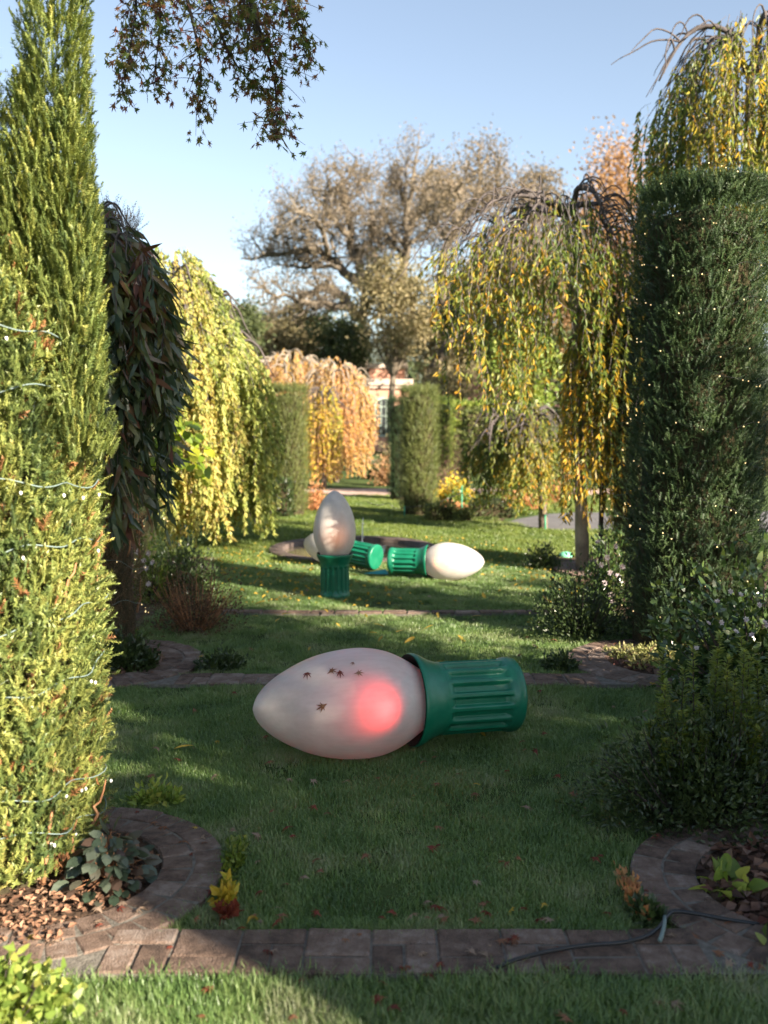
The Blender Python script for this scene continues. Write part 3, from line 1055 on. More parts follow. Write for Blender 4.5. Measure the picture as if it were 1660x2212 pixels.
def oak(name, label, D, limbs, trunk_r, nleaf, seed, mat, leaf=.19, twigs=1.0, base_px=None, depthspread=5.0, group=None, cat='tree', bark=None, tl=1.9):
    """a spreading tree: traced main limbs at their own depth, random branching grown from them"""
    r_ = random.Random(seed)
    nr = np.random.default_rng(seed)
    base = P(base_px[0], base_px[1], D)
    base[2] = 0
    root = thing(name, label, cat, tuple(base), group)
    tb, fb = MB(), MB()
    tipsP, tipsD = [], []

    def grow(p, d, L, rad, lev):
        n = 5
        pts = [p]
        dd = d
        for i in range(n):
            dd = nz(dd + nr.normal(0, .26, 3) + np.array([0, 0, .05]))
            pts.append(pts[-1] + dd * L / n)
        tube(tb, pts, np.linspace(rad, rad * .5, n + 1), 5 if lev < 2 else 3, cap=False)
        if lev >= 3:
            tipsP.extend(pts[1:])
            tipsD.extend([dd] * n)
            return
        k = r_.randint(3, 4) if lev < 2 else 3
        for j in range(k):
            q_ = pts[r_.randint(2, n)]
            nd = nz(dd * .55 + nr.normal(0, .66, 3) + np.array([0, 0, .02]))
            grow(q_, nd, L * r_.uniform(.5, .75), rad * .5, lev + 1)

    for li, (pl, r0) in enumerate(limbs):
        dep = nr.normal(0, depthspread) if li else 0
        m = len(pl)
        pts = []
        for i, (x, y) in enumerate(pl):
            f = i / max(m - 1, 1)
            pts.append(P(x, y, D + dep * f))
        if li == 0:
            pts.insert(0, base - [0, 0, .2])
        pts = smooth_path(pts, 14)
        pts[1:-1] += nr.normal(0, .10, (12, 3))
        tube(tb, pts, np.linspace(r0, r0 * .35, 14), 7)
        if li == 0:
            continue
        for j in range(3, 14):
            for _ in range(r_.choice((1, 2, 2)) if twigs >= 1 else 1):
                t_ = nz(pts[min(j + 1, 13)] - pts[j - 1])
                grow(pts[j], nz(t_ * .5 + nr.normal(0, .65, 3) + [0, 0, .08]), tl * r_.uniform(.5, 1.0) * twigs, r0 * .28, 1)
        grow(pts[-1], nz(pts[-1] - pts[-2]), tl * .9, r0 * .3, 1)
    link('branches', tb.mesh('branches', bark or M['bark_oak'], True, base), root)
    tp = np.array(tipsP)
    i = nr.integers(0, len(tp), nleaf)
    p = tp[i] + nr.normal(0, .26, (nleaf, 3))
    leafq(fb, p, nr.normal(size=(nleaf, 3)), leaf * nr.uniform(.5, 1.2, nleaf), leaf * .5, .1)
    link('crown', fb.mesh('crown', mat, False, base), root)
    return root

# ------------------------------------------------------------------ clipped yew columns
yew('sunlit loose yew column wrapped in string lights at the left edge', -1.50, 3.60, .43, 2.5, M['yew_l'], 21000, nn=20, sl=.062, lump=.105, jit=.42, needles=.019, seed=3, top_r=(1.9, .15), stems=34, core=.88, up=1.25, dead=.04, spires=[(-1.13, 3.55, .115, 1.75, 3.8), (-1.08, 3.5, .10, 1.5, 2.75), (-1.22, 3.5, .10, 1.9, 2.8), (-1.37, 3.5, .10, 1.8, 2.92), (-1.5, 3.5, .13, 1.8, 2.62), (-1.26, 3.7, .10, 1.9, 2.6)])
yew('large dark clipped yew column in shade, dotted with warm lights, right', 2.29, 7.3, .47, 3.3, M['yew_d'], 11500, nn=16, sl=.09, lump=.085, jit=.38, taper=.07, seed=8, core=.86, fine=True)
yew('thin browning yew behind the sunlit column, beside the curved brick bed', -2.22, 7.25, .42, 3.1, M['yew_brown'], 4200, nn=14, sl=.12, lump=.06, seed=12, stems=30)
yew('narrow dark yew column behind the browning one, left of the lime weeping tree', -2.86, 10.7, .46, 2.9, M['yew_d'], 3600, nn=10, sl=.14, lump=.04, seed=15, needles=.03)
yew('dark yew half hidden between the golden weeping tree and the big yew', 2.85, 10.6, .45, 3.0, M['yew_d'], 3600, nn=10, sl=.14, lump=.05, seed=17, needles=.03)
yew('distant flat topped yew left of the lawn axis', -1.68, 17.6, .305, 2.22, M['yew_far'], 3600, nn=8, sl=.12, lump=.03, seed=21, needles=.045, group='distant clipped yews')
yew('distant yew column right of the lawn axis, pale and widest of the cluster', .61, 17.6, .31, 2.2, M['yew_far'], 3600, nn=8, sl=.12, lump=.05, seed=22, needles=.045, group='distant clipped yews')
yew('dark yew peeping out behind the left side of the pale distant yew', .36, 21.0, .27, 2.08, M['yew_d'], 2000, nn=7, sl=.14, lump=.04, seed=23, needles=.05, group='distant clipped yews')
yew('yellow green yew behind the right side of the pale distant yew', 1.24, 23.0, .33, 2.14, M['shrub_lime'], 2000, nn=7, sl=.14, lump=.04, seed=24, needles=.05, group='distant clipped yews')

# ------------------------------------------------------------------ weeping trees
weeper('weeping_tree', 'weeping tree with long dark drooping leaves beside the sunlit yew', (-2.05, 6.35, 0), (-1.98, 6.25, 3.05), .64, (1.0, 1.75), 230, (.17, .034), M['dark_weep'],
       trunk_r=.07, spacing=.055, out=.16, lparts=300, arange=(-PI / 2 + .5, 1.0), seed=3, per=2, dome=.22, seg=2, leafless_top=0, short_p=.6, limb_f=.2)
weeper('weeping_tree', 'sunlit lime yellow weeping tree left of the lawn', (-2.75, 13.0, 0), (-2.75, 13.0, 3.95), 1.0, (.2, .95), 680, (.085, .042), M['lime_weep'],
       trunk_r=.09, spacing=.062, out=.5, arange=(-PI / 2 + .6, 1.1), seed=5, per=3, dome=.52, rag=.9)
weeper('weeping_tree', 'golden weeping tree with bare dark twigs on top and a pale trunk', (2.17, 10.9, 0), (1.92, 10.9, 4.1), 1.2, (1.75, 3.15), 390, (.088, .0185), M['gold_weep'], M['gold_bright'], .24,
       trunk_r=.075, spacing=.052, out=.16, lparts=300, arange=(-PI / 2, 1.2), seed=9, per=2, dome=.24, leafless_top=.2, arcs=40, limb_f=.2, lean=(-.22, 0), twig=M['twig_grey'], bark=M['bark_pale'],
       trunk_path=[(2.2, 10.9, 0), (2.16, 10.88, .8), (2.12, 10.9, 1.8), (2.10, 10.9, 2.7), (1.95, 10.9, 3.85)], seg=2, rag=1.0, strand_r=.0045)
# yellow leaf strands low round the same trunk: its lower tier
weeper('weeping_tree', 'tall weeping tree with yellow orange leaves behind the big dark yew', (3.70, 10.4, 0), (3.70, 10.4, 5.75), 1.05, (2.6, 4.0), 380, (.092, .020), M['gold_weep'], M['gold_bright'], .16,
       trunk_r=.08, spacing=.05, out=.2, lparts=250, arange=(-PI / 2 - .4, 1.1), seed=14, per=2, dome=.22, leafless_top=.1, arcs=34, seg=2, rag=.7, limb_f=.24)
weeper('weeping_tree', 'low dark green weeping tree right of the distant yews', (2.45, 15.2, 0), (2.15, 15.2, 2.02), .72, (.35, 1.0), 330, (.10, .03), M['olive_weep'], M['gold_bright'], .12,
       trunk_r=.07, spacing=.07, out=.25, arange=(-PI / 2 - .5, 1.2), seed=19, per=2, dome=.5, rag=.8)
weeper('weeping_tree', 'small yellow weeping tree drooping low around the pale trunk', (2.36, 10.75, 0), (2.30, 10.7, 3.1), .34, (.55, 1.15), 130, (.09, .020), M['gold_weep'], M['gold_bright'], .5,
       trunk_r=.03, spacing=.052, out=.2, seed=29, per=2, dome=.3, seg=2, bark=M['bark_dark'])
weeper('weeping_tree', 'wide orange pink weeping tree behind the distant left yew', (-3.0, 32, 0), (-3.0, 32, 4.0), 1.5, (.4, 1.6), 620, (.10, .05), M['orange_weep'], trunk_r=.1, spacing=.09, out=.12, seed=31, per=2, dome=.46, rag=.6,
       group='orange weeping trees', twig=M['bark_pale'])
weeper('weeping_tree', 'tall orange weeping tree in front of the brick garden house', (-1.3, 27, 0), (-1.36, 27, 3.45), 1.0, (.15, 1.2), 620, (.09, .045), M['orange_weep'], trunk_r=.09, spacing=.09, out=.12, seed=33, per=2, dome=.46, rag=.7,
       group='orange weeping trees', twig=M['bark_pale'])
weeper('weeping_tree', 'narrow golden weeping tree touching the distant left yew', (-1.45, 24, 0), (-1.42, 24, 2.6), .40, (.15, .7), 240, (.08, .04), M['shrub_gold'], M['orange_weep'], .5, trunk_r=.06, spacing=.09, out=.2, seed=35, per=2, dome=.4,
       group='orange weeping trees')

# heart-leaved branch tree between the dark weeper and the lime weeper
hb = np.array([-2.55, 9.9, 0])
redbud = thing('redbud_tree', 'heart leaved tree with big yellow green leaves beside the dark weeping tree', 'tree', tuple(hb))
tb = MB()
tube(tb, smooth_path([hb - [0, 0, .05], hb + [.02, 0, 1.0], hb + [.1, 0, 2.2]], 8), np.linspace(.04, .02, 8), 7)
hp, hd = [], []
for k in range(11):
    z0 = 1.15 + .13 * k
    s = hb + [.04 * k / 5, 0, min(z0, 2.2)]
    e = np.array([random.uniform(-2.15, -1.68), 9.7 + random.uniform(-.4, .3), random.uniform(.95, 1.9)])
    pts = smooth_path([s, (s + e) / 2 + [0, 0, .15], e], 9)
    tube(tb, pts, np.linspace(.009, .002, 9), 4)
    for j in range(3, 9):
        for _ in range(2):
            hp.append(pts[j] + rng.normal(0, .035, 3))
            hd.append(np.array([random.gauss(.2, .4), random.gauss(-.5, .4), random.gauss(-.6, .4)]))
link('branches', tb.mesh('branches', M['bark_dark'], True, hb), redbud)
hp, hd = np.array(hp), np.array(hd)
obj_leaves(redbud, outline_leaf_variants('leaf', M['heart'], HEART, .105, 6), hp, hd, np.tile([.3, -.7, .6], (len(hp), 1)) + rng.normal(0, .5, (len(hp), 3)), rng.uniform(.7, 1.25, len(hp)), hb)

# ------------------------------------------------------------------ shrubs and flowers, near to far
shrub('shrub', 'dark bushy shrub with feathery upright shoots in front of the camellia', (1.30, 3.98), .44, .30, .48, 8000, (.032, .015), M['shrub_d'], 40, seed=2, up=.5)
sb2 = np.array([1.40, 4.15, 0])
feather = thing('shrub', 'pale green upright feathery shoots rising out of the dark shrub', 'shrub', tuple(sb2))
tb, fb = MB(), MB()
for k in range(58):
    st = sb2 + [random.uniform(-.24, .45), random.uniform(-.2, .22), .05]
    hgt = random.uniform(.26, .70)
    e = st + [random.gauss(0, .04), random.gauss(0, .03), hgt]
    pts = smooth_path([st, (st + e) / 2 + rng.normal(0, .012, 3), e], 10)
    tube(tb, pts, np.linspace(.005, .0015, 10), 4)
    zz = np.clip(np.repeat(np.linspace(.12, 1, 28), 6) + rng.normal(0, .022, 168), .1, 1)
    c = st + (e - st) * zz[:, None]
    a = rng.uniform(0, 2 * PI, len(zz))
    d = np.stack([np.cos(a), np.sin(a), rng.uniform(.1, .9, len(zz))], -1)
    leafq(fb, c, d, .046 * (1.15 - .5 * zz) * rng.uniform(.8, 1.2, len(zz)), .019, .05, np.tile([0, 0, 1.], (len(zz), 1)), np.clip(zz * .75 + rng.normal(0, .15, len(zz)), 0, 1))
link('stems', tb.mesh('stems', M['bark_dark'], False, sb2), feather, kind='stuff')
link('foliage', fb.mesh('foliage', M['feather'], False, sb2), feather)

cf = [P(x, y, D) for x, y, D in ((1578, 1278, 5.3), (1640, 1307, 5.2), (1612, 1338, 5.15), (1558, 1345, 5.2), (1530, 1347, 5.25), (1590, 1365, 5.1), (1652, 1345, 5.1), (1655, 1350, 5.1), (1600, 1285, 5.3), (1550, 1300, 5.3), (1625, 1372, 5.05), (1505, 1400, 5.2))]
shrub('camellia_bush', 'glossy camellia bush with pale pink flowers at the right edge', (2.22, 5.75), .58, .55, .86, 5200, (.068, .030), M['camellia'], 30, flowers=cf, fsize=.034, lparts=260, seed=4, up=.25, seg=2, open_=.6)
shrub('shrub', 'dark low shrub behind the right curved brick bed', (1.52, 7.55), .40, .34, .52, 3600, (.035, .017), M['shrub_d'], 36, seed=6)
pf = [P(x, y, 8.4) for x, y in ((1292, 1172), (1312, 1205), (1330, 1180), (1318, 1238), (1298, 1220), (1335, 1245), (1305, 1260), (1322, 1285), (1345, 1225), (1325, 1300))]
shrub('rose_bush', 'flowering bush with pink white blooms left of the big dark yew', (1.98, 8.75), .22, .22, .72, 1500, (.05, .026), M['camellia'], 16, flowers=pf, fsize=.058, seed=7)
lf = [P(x, y, 8.6) for x, y in ((300, 1178), (322, 1195), (312, 1212), (331, 1216), (305, 1236), (322, 1262), (298, 1192), (316, 1228))]
shrub('rose_bush', 'small flowering bush with white pink blooms before the narrow dark yew', (-2.12, 8.95), .16, .2, .62, 1000, (.05, .026), M['shrub_m'], 14, flowers=lf, fsize=.058, seed=9)
shrub('shrub', 'dark leafy shrub beside the lawn under the lime weeping tree', (-1.88, 9.25), .30, .3, .56, 2300, (.045, .026), M['shrub_d'], 24, seed=10)
shrub('shrub', 'reddish brown twiggy shrub behind the left curved brick bed', (-1.50, 7.75), .36, .3, .52, 2600, (.030, .013), M['shrub_brown'], 60, seed=11, stem_mat=M['bark_red'])
shrub('shrub', 'small dark clump inside the left curved brick bed', (-1.72, 6.5), .20, .2, .22, 1400, (.045, .025), M['shrub_d'], 10, seed=13)
shrub('shrub', 'low dark foliage under the browning yew', (-2.05, 6.75), .25, .2, .26, 1100, (.05, .026), M['camellia'], 10, seed=14)
shrub('groundcover_plant', 'low green plant at the joint of the left curved bed and the straight bricks', (-1.08, 6.5), .16, .14, .13, 700, (.035, .02), M['shrub_d'], 8, seed=15)
shrub('groundcover_plant', 'low green plant at the joint of the right curved bed and the straight bricks', (1.18, 6.5), .12, .13, .11, 600, (.035, .02), M['shrub_d'], 8, seed=16)
shrub('groundcover_plant', 'grey green low plant covering the bed inside the right brick curve', (1.85, 6.75), .3, .3, .09, 1200, (.035, .018), M['shrub_pale'], 8, seed=17)
shrub('shrub', 'bright lime leaved bush in the lower left corner', (-1.08, 2.56), .22, .2, .19, 1300, (.040, .024), M['shrub_lime'], 26, lparts=260, seed=18, up=.35, seg=2)
shrub('groundcover_plant', 'small yellow green plant behind the near left brick curve', (-.98, 4.16), .11, .07, .09, 240, (.04, .022), M['shrub_lime'], 8, seed=20)
shrub('groundcover_plant', 'little yellow leaved plant at the right edge of the near left brick curve', (-.545, 3.28), .035, .09, .055, 70, (.045, .028), M['shrub_gold'], 6, seed=21)
shrub('groundcover_plant', 'little red leaved plant at the end of the near left brick curve', (-.525, 3.17), .03, .04, .045, 36, (.045, .028), M['fall_red'], 6, seed=22)
shrub('groundcover_plant', 'trailing green edge plant along the near left brick curve', (-.56, 3.58), .04, .2, .07, 240, (.03, .02), M['shrub_m'], 8, seed=23)
shrub('groundcover_plant', 'orange and green edge plant along the near right brick curve', (.86, 3.30), .035, .2, .06, 150, (.030, .018), M['shrub_orange'], 8, seed=24)
shrub('groundcover_plant', 'dark ivy edge at the near right brick curve', (.87, 3.16), .05, .10, .07, 220, (.035, .022), M['shrub_d'], 8, seed=25)
shrub('geranium', 'low lime leaved plant in the leaf litter at the right edge', (1.38, 3.0), .17, .12, .10, 150, (.07, .055), M['shrub_lime'], 8, lparts=120, seed=26, up=.1)
shrub('geranium', 'single lime leaved plant inside the near right brick curve', (1.2, 3.34), .07, .08, .08, 40, (.07, .055), M['shrub_lime'], 5, lparts=34, seed=27, up=.1)
shrub('shrub', 'small dark evergreen by the far right brown brick bed', (1.78, 11.1), .19, .18, .26, 900, (.05, .02), M['shrub_d'], 14, seed=28)
shrub('shrub', 'dark shrubs under the big yew at the right edge', (1.95, 4.7), .5, .3, .42, 2600, (.03, .014), M['shrub_d'], 20, seed=29)
# bergenia with single leaves
bb = np.array([-.985, 3.42, 0.02])
berg = thing('bergenia_plant', 'broad leaved plant with pale veined leaves inside the near left brick curve', 'plant', tuple(bb))
var = outline_leaf_variants('leaf', M['bergenia'], OVAL, .070, 7, curl=.35)
k = 150
a = rng.uniform(0, 2 * PI, k)
u = rng.random(k) ** .75
p = bb + np.stack([.135 * u * np.cos(a), .20 * u * np.sin(a), .02 + .15 * (1 - u ** 2) * rng.uniform(.6, 1, k)], -1)
d = np.stack([np.cos(a) * (.35 + .8 * u), np.sin(a) * (.35 + .8 * u) - .45, rng.uniform(-.6, .2, k)], -1)
obj_leaves(berg, var, p, d, np.tile([0, -.3, 1.], (k, 1)) + rng.normal(0, .35, (k, 3)), rng.uniform(.6, 1.1, k), bb)
sb = MB()
for i in range(0, k, 2):
    tube(sb, [bb, (bb + p[i]) / 2 + [0, 0, .01], p[i]], .002, 4)
link('stems', sb.mesh('stems', M['bark_red'], False, bb), berg, kind='stuff')

# mid distance beds
box_hedge('box_hedge', 'low dark hedge under the lime weeping tree', -2.85, -1.62, 17.0, 17.6, .62, 2600, M['shrub_d'], .07)
box_hedge('box_hedge', 'low clipped hedge at the foot of the pale distant yew', .72, 1.17, 16.35, 16.75, .26, 900, M['yew_far'], .05)
box_hedge('box_hedge', 'small clipped cube hedge right of the pale distant yew', 1.22, 1.45, 16.2, 16.45, .20, 500, M['yew_far'], .05)
box_hedge('box_hedge', 'dark low hedge beside the grey paved path', 1.50, 2.22, 16.9, 17.2, .27, 900, M['ever_leaf'], .06)
box_hedge('box_hedge', 'tall lime topped hedge in front of the oak trees', 2.1, 5.6, 37.5, 38.6, 2.3, 4200, M['shrub_lime'], .16)
box_hedge('box_hedge', 'dark square hedge block left of the low weeping tree', 2.62, 4.2, 31.6, 32.6, 1.98, 2600, M['yew_far'], .13)
box_hedge('box_hedge', 'long lower hedge between the yews and the square block', 1.5, 5.4, 34.6, 35.2, 1.22, 2600, M['yew_far'], .12)
box_hedge('box_hedge', 'dark box hedge at the far end of the lawn axis', -1.42, -.66, 33, 33.8, 1.0, 1500, M['ever_leaf'], .10)
box_hedge('box_hedge', 'far hedge closing the garden behind the orange trees', -14, -2.6, 36, 37, 1.6, 4500, M['ever_leaf'], .16)
box_hedge('box_hedge', 'far hedge right of the golden weeping tree', 5.7, 16, 30, 31, 2.0, 4500, M['ever_leaf'], .16)
shrub('shrub', 'golden yellow bush beside the pale distant yew', (1.36, 19.4), .42, .4, .55, 1500, (.07, .05), M['shrub_gold'], 12, seed=40)
shrub('shrub', 'green middle of the yellow bed beside the pale distant yew', (1.42, 18.9), .22, .2, .42, 500, (.07, .05), M['shrub_m'], 8, seed=41)
shrub('flower_bed_plant', 'low orange flowers below the golden yellow bush', (1.35, 18.4), .45, .2, .14, 700, (.05, .04), M['shrub_orange'], 8, seed=42, cat='flowers')
shrub('shrub', 'pinkish grey seed heads behind the golden yellow bush', (1.50, 22.2), .4, .3, .95, 1100, (.06, .02), M['purple_leaf'], 20, seed=43, stem_mat=M['shrub_pale'], up=1.0)
shrub('shrub', 'pale yellow green bush right of the low weeping tree', (3.35, 22.5), .85, .6, 1.15, 1700, (.10, .06), M['shrub_pale'], 16, seed=44)
shrub('shrub', 'lime green bush under the golden weeping tree', (2.75, 19.8), .5, .5, .95, 1500, (.08, .05), M['shrub_lime'], 14, seed=45)
shrub('shrub', 'orange red bush beside the grey paved path', (3.25, 20.3), .45, .4, .62, 1400, (.07, .05), M['shrub_orange'], 14, seed=46)
shrub('shrub', 'second orange bush nearer the lawn edge', (2.62, 18.6), .38, .3, .34, 1000, (.06, .04), M['shrub_orange'], 12, seed=47)
shrub('shrub', 'low green plant at the corner of the paved path', (2.35, 17.4), .25, .2, .2, 700, (.05, .03), M['shrub_m'], 10, seed=48)
shrub('shrub', 'brown orange bush at the foot of the distant left yew', (-1.25, 18.4), .22, .25, .5, 700, (.06, .04), M['shrub_orange'], 10, seed=49)
shrub('shrub', 'dark round shrub by the far lawn edge', (-.25, 28.5), .5, .4, .5, 800, (.1, .06), M['ever_leaf'], 10, seed=50)
shrub('shrub', 'brownish shrub left of the distant yew cluster', (.12, 25.5), .4, .3, .75, 800, (.1, .05), M['russet'], 10, seed=51)
shrub('shrub', 'grey green shrub behind the yew cluster', (.2, 30.5), .6, .5, 1.0, 900, (.12, .06), M['olive_leaf'], 10, seed=52)
tree('lime_tree', 'bright lime green tree top behind the golden weeping tree', (2.85, 21, 0), [((2.85, 21, 2.75), (.62, .5, 1.05))], 2600, (.12, .08), M['shrub_lime'], .06, 30, .3, seed=2)
tree('purple_tree', 'small purple leaved tree at the foot of the oaks', (5.6, 45, 0), [((5.6, 45, 2.6), (1.5, 1, 1.5))], 2600, (.16, .09), M['purple_leaf'], .1, 30, .3, seed=3)

# ------------------------------------------------------------------ garden house
M['house_brick'] = noise_mat('house_brick', [(.40, .20, .13), (.50, .27, .19), (.56, .34, .26)], 3, .9, .2)
M['render_white'] = noise_mat('render_white', [(.40, .31, .26), (.50, .41, .35)], 2, .8, .1)
M['frame_green'] = plain('frame_green', (.34, .42, .36), .6)
M['house_glass'] = plain('house_glass', (.03, .035, .04), .08, .6)
hx0, hx1, hy = -7.2, 1.35, 55.0
house = thing('garden_house', 'brick garden house with white cornices and an arched window', 'house', ((hx0 + hx1) / 2, hy + 3, 0))
HB = np.array([(hx0 + hx1) / 2, hy + 3, 0])


def box_mb(mb, x0, x1, y0, y1, z0, z1):
    V = [(x, y, z) for z in (z0, z1) for x, y in ((x0, y0), (x1, y0), (x1, y1), (x0, y1))]
    mb.add(V, np.array([[0, 1, 5, 4], [1, 2, 6, 5], [2, 3, 7, 6], [3, 0, 4, 7], [4, 5, 6, 7], [3, 2, 1, 0]]))
    return mb


mb = box_mb(MB(), hx0, hx1, hy, hy + 6, 0, 3.45)
link('wall', mb.mesh('wall', M['house_brick'], False, HB), house)
mb = box_mb(MB(), hx0 - .15, hx1 + .15, hy - .15, hy + 6.15, 3.45, 3.62)
box_mb(mb, hx0 - .25, hx1 + .25, hy - .25, hy + 6.25, 3.62, 3.95)
link('cornice', mb.mesh('cornice', M['render_white'], False, HB), house)
mb = box_mb(MB(), -.8, 1.15, hy + .3, hy + 2.5, 3.95, 4.55)
par = link('parapet', mb.mesh('parapet', M['house_brick'], False, HB), house)
mb = box_mb(MB(), -.9, 1.25, hy + .2, hy + 2.6, 4.55, 4.78)
link('coping', mb.mesh('coping', M['render_white'], False, HB), par)
wx, wz0, wz1, wr = -.02, .9, 2.45, .42
win = MB()
aa = np.linspace(0, PI, 13)
inn = [(wx - wr, wz0)] + [(wx - wr * math.cos(t), wz1 + wr * math.sin(t)) for t in aa] + [(wx + wr, wz0)]
o2 = [(wx - wr - .1, wz0 - .1)] + [(wx - (wr + .1) * math.cos(t), wz1 + (wr + .1) * math.sin(t)) for t in aa] + [(wx + wr + .1, wz0 - .1)]
nn = len(inn)
V = [(x, hy - .06, z) for x, z in inn] + [(x, hy - .06, z) for x, z in o2] + [(x, hy + .02, z) for x, z in o2] + [(x, hy + .02, z) for x, z in inn]
q = []
for i in range(nn):
    j = (i + 1) % nn
    q += [[i, j, nn + j, nn + i], [nn + i, nn + j, 2 * nn + j, 2 * nn + i], [3 * nn + i, 3 * nn + j, j, i]]
win.add(V, np.array(q))
for x in (wx - .14, wx + .14):
    box_mb(win, x - .02, x + .02, hy - .05, hy - .022, wz0, wz1 + .36)
for z in (1.4, 1.95, 2.45):
    box_mb(win, wx - wr, wx + wr, hy - .048, hy - .024, z - .02, z + .02)
wo = link('window', win.mesh('window', M['frame_green'], False, HB), house)
link('pane', MB().add([(x, hy - .02, z) for x, z in inn], np.array([list(range(nn))])).mesh('pane', M['house_glass'], False, HB), wo)

# ------------------------------------------------------------------ oaks and the trees behind


def cp(l):
    return [(513 + x * .3945, 319 + y * .3945) for x, y in l]


oak('oak_tree', 'large spreading oak with bare grey limbs left of centre', 62, [
    (cp([(690, 1100), (690, 930), (690, 740)]), .55),
    (cp([(690, 745), (640, 720), (560, 660), (500, 590), (420, 560), (300, 560), (150, 590)]), .34),
    (cp([(690, 740), (670, 680), (640, 600), (610, 470), (595, 300), (585, 200)]), .32),
    (cp([(660, 930), (640, 890), (590, 830), (540, 780), (460, 760), (390, 790), (330, 840), (290, 890), (180, 920)]), .34),
    (cp([(640, 880), (500, 850), (370, 850), (250, 800), (160, 790)]), .22),
    (cp([(500, 590), (470, 480), (420, 380), (330, 350)]), .2),
    (cp([(610, 470), (540, 430), (480, 330), (500, 200)]), .18),
    (cp([(420, 560), (330, 500), (230, 480), (170, 500)]), .15),
    (cp([(640, 600), (720, 520), (760, 420), (730, 300)]), .18),
    (cp([(560, 660), (440, 640), (340, 660), (220, 640)]), .16),
    (cp([(590, 830), (480, 930), (400, 950), (300, 960)]), .16),
    (cp([(595, 300), (660, 240), (690, 160)]), .12),
    (cp([(330, 350), (280, 330), (240, 380)]), .1),
    (cp([(500, 590), (520, 500), (450, 300), (420, 250)]), .14),
    (cp([(690, 760), (760, 740), (830, 800)]), .16),
], .55, 12500, 4, M['oak_leaf'], base_px=(785, 860))
oak('oak_tree', 'tall middle oak whose crooked limbs reach highest against the sky', 68, [
    (cp([(900, 1100), (900, 900), (905, 720)]), .5),
    (cp([(905, 725), (930, 600), (935, 480), (930, 320), (960, 250), (965, 150)]), .32),
    (cp([(920, 620), (860, 520), (850, 430), (790, 330), (800, 250)]), .2),
    (cp([(935, 480), (1000, 380), (1040, 280), (1050, 200)]), .2),
    (cp([(930, 320), (880, 230), (900, 130)]), .13),
    (cp([(935, 520), (1010, 480), (1060, 420), (1090, 330)]), .16),
    (cp([(860, 520), (800, 470), (720, 450)]), .14),
    (cp([(905, 720), (820, 700), (760, 640), (740, 560)]), .18),
], .5, 9500, 6, M['oak_leaf'], base_px=(870, 860))
oak('oak_tree', 'right hand oak with a pale leaning trunk behind the golden weeping tree', 58, [
    (cp([(1020, 1300), (1180, 1050), (1330, 800)]), .42),
    (cp([(1120, 860), (1130, 600), (1160, 500), (1220, 400), (1280, 360), (1320, 250), (1330, 150)]), .34),
    (cp([(1160, 500), (1080, 420), (1090, 330), (1150, 230)]), .2),
    (cp([(1220, 400), (1180, 330), (1210, 220)]), .16),
    (cp([(1330, 800), (1420, 720), (1500, 560), (1560, 420), (1590, 300)]), .28),
    (cp([(1280, 360), (1400, 300), (1420, 200)]), .15),
], .42, 10500, 9, M['oak_leaf'], base_px=(916, 860))
bt = [(505, 715, 55, 60, 'ever_leaf', 'low dark evergreen tree at the left end of the oak grove'),
      (640, 740, 100, 75, 'olive_leaf', 'greyish olive tree under the lowest oak limb'),
      (745, 745, 70, 85, 'ever_leaf', 'dark green tree beside the left oak trunk'),
      (850, 670, 85, 115, 'olive_leaf', 'tall olive brown tree filling the middle of the grove'),
      (955, 720, 90, 130, 'olive_leaf', 'broad pale olive tree under the middle oak'),
      (1020, 650, 55, 90, 'ever_leaf', 'dark evergreen between the middle and right oak'),
      (1060, 780, 90, 90, 'olive_leaf', 'low dusty olive tree at the foot of the right oak'),
      (985, 850, 70, 60, 'olive_leaf', 'low scrubby olive tree behind the distant yews'),
      (1010, 850, 60, 55, 'ever_leaf', 'low dark tree above the lime topped hedge'),
      (1240, 800, 150, 130, 'ever_leaf', 'wide dark evergreen behind the golden weeping tree'),
      (1110, 600, 100, 110, 'oak_leaf', 'brown leaved tree joining the oaks to the golden weeping tree'),
      (1190, 700, 110, 120, 'olive_leaf', 'olive tree seen through the golden weeping tree'),
      (590, 745, 75, 55, 'olive_leaf', 'low olive tree at the left foot of the oak'),
      (430, 800, 130, 110, 'ever_leaf', 'dark evergreen hidden behind the lime weeping tree')]
for i, (x, y, rx, ry, mt, lab) in enumerate(bt):
    D = 50 + 2.2 * ((i * 5) % 7)
    c = P(x, y, D)
    k = D / F
    tree('woodland_tree', lab, (c[0], D, 0), [(c, (rx * k * .88, 1.8, ry * k * .85))], 6500, (.24, .14), M[mt], .2, 60, .24, M['bark_oak'], 'trees of the oak grove', 16, seed=20 + i, hollow=.35)
c = P(1325, 460, 42)
tree('russet_tree', 'tall russet brown tree behind the golden weeping tree', (c[0], 42, 0), [(c, (1.75, 1.5, 3.1)), (c - [.3, 0, 3.6], (2.5, 1.8, 3.0))], 11000, (.20, .10), M['russet'], .25, 60, .22, seed=41, hollow=.3)
c = P(1168, 415, 64)
tree('brown_tree', 'thin brown tree left of the russet tree', (c[0], 64, 0), [(c, (1.4, 1.2, 1.8)), (c - [.2, 0, 4], (2.2, 1.5, 3.2))], 4200, (.24, .12), M['oak_leaf'], .2, 40, .24, seed=43)
# further wood on the hill foot
mb = MB()
n = 9000
px_, py_ = rng.uniform(-120, 160, n), rng.uniform(110, 150, n)
pz = rng.random(n) ** .7 * (7 + 2.2 * np.sin(px_ * .11) + 1.6 * np.sin(px_ * .29 + 1))
leafq(mb, np.stack([px_, py_, pz], -1), rng.normal(size=(n, 3)), rng.uniform(1.0, 2.2, n), rng.uniform(.8, 1.5, n))
link('far_wood', mb.mesh('far_wood', M['ever_leaf']), kind='stuff')

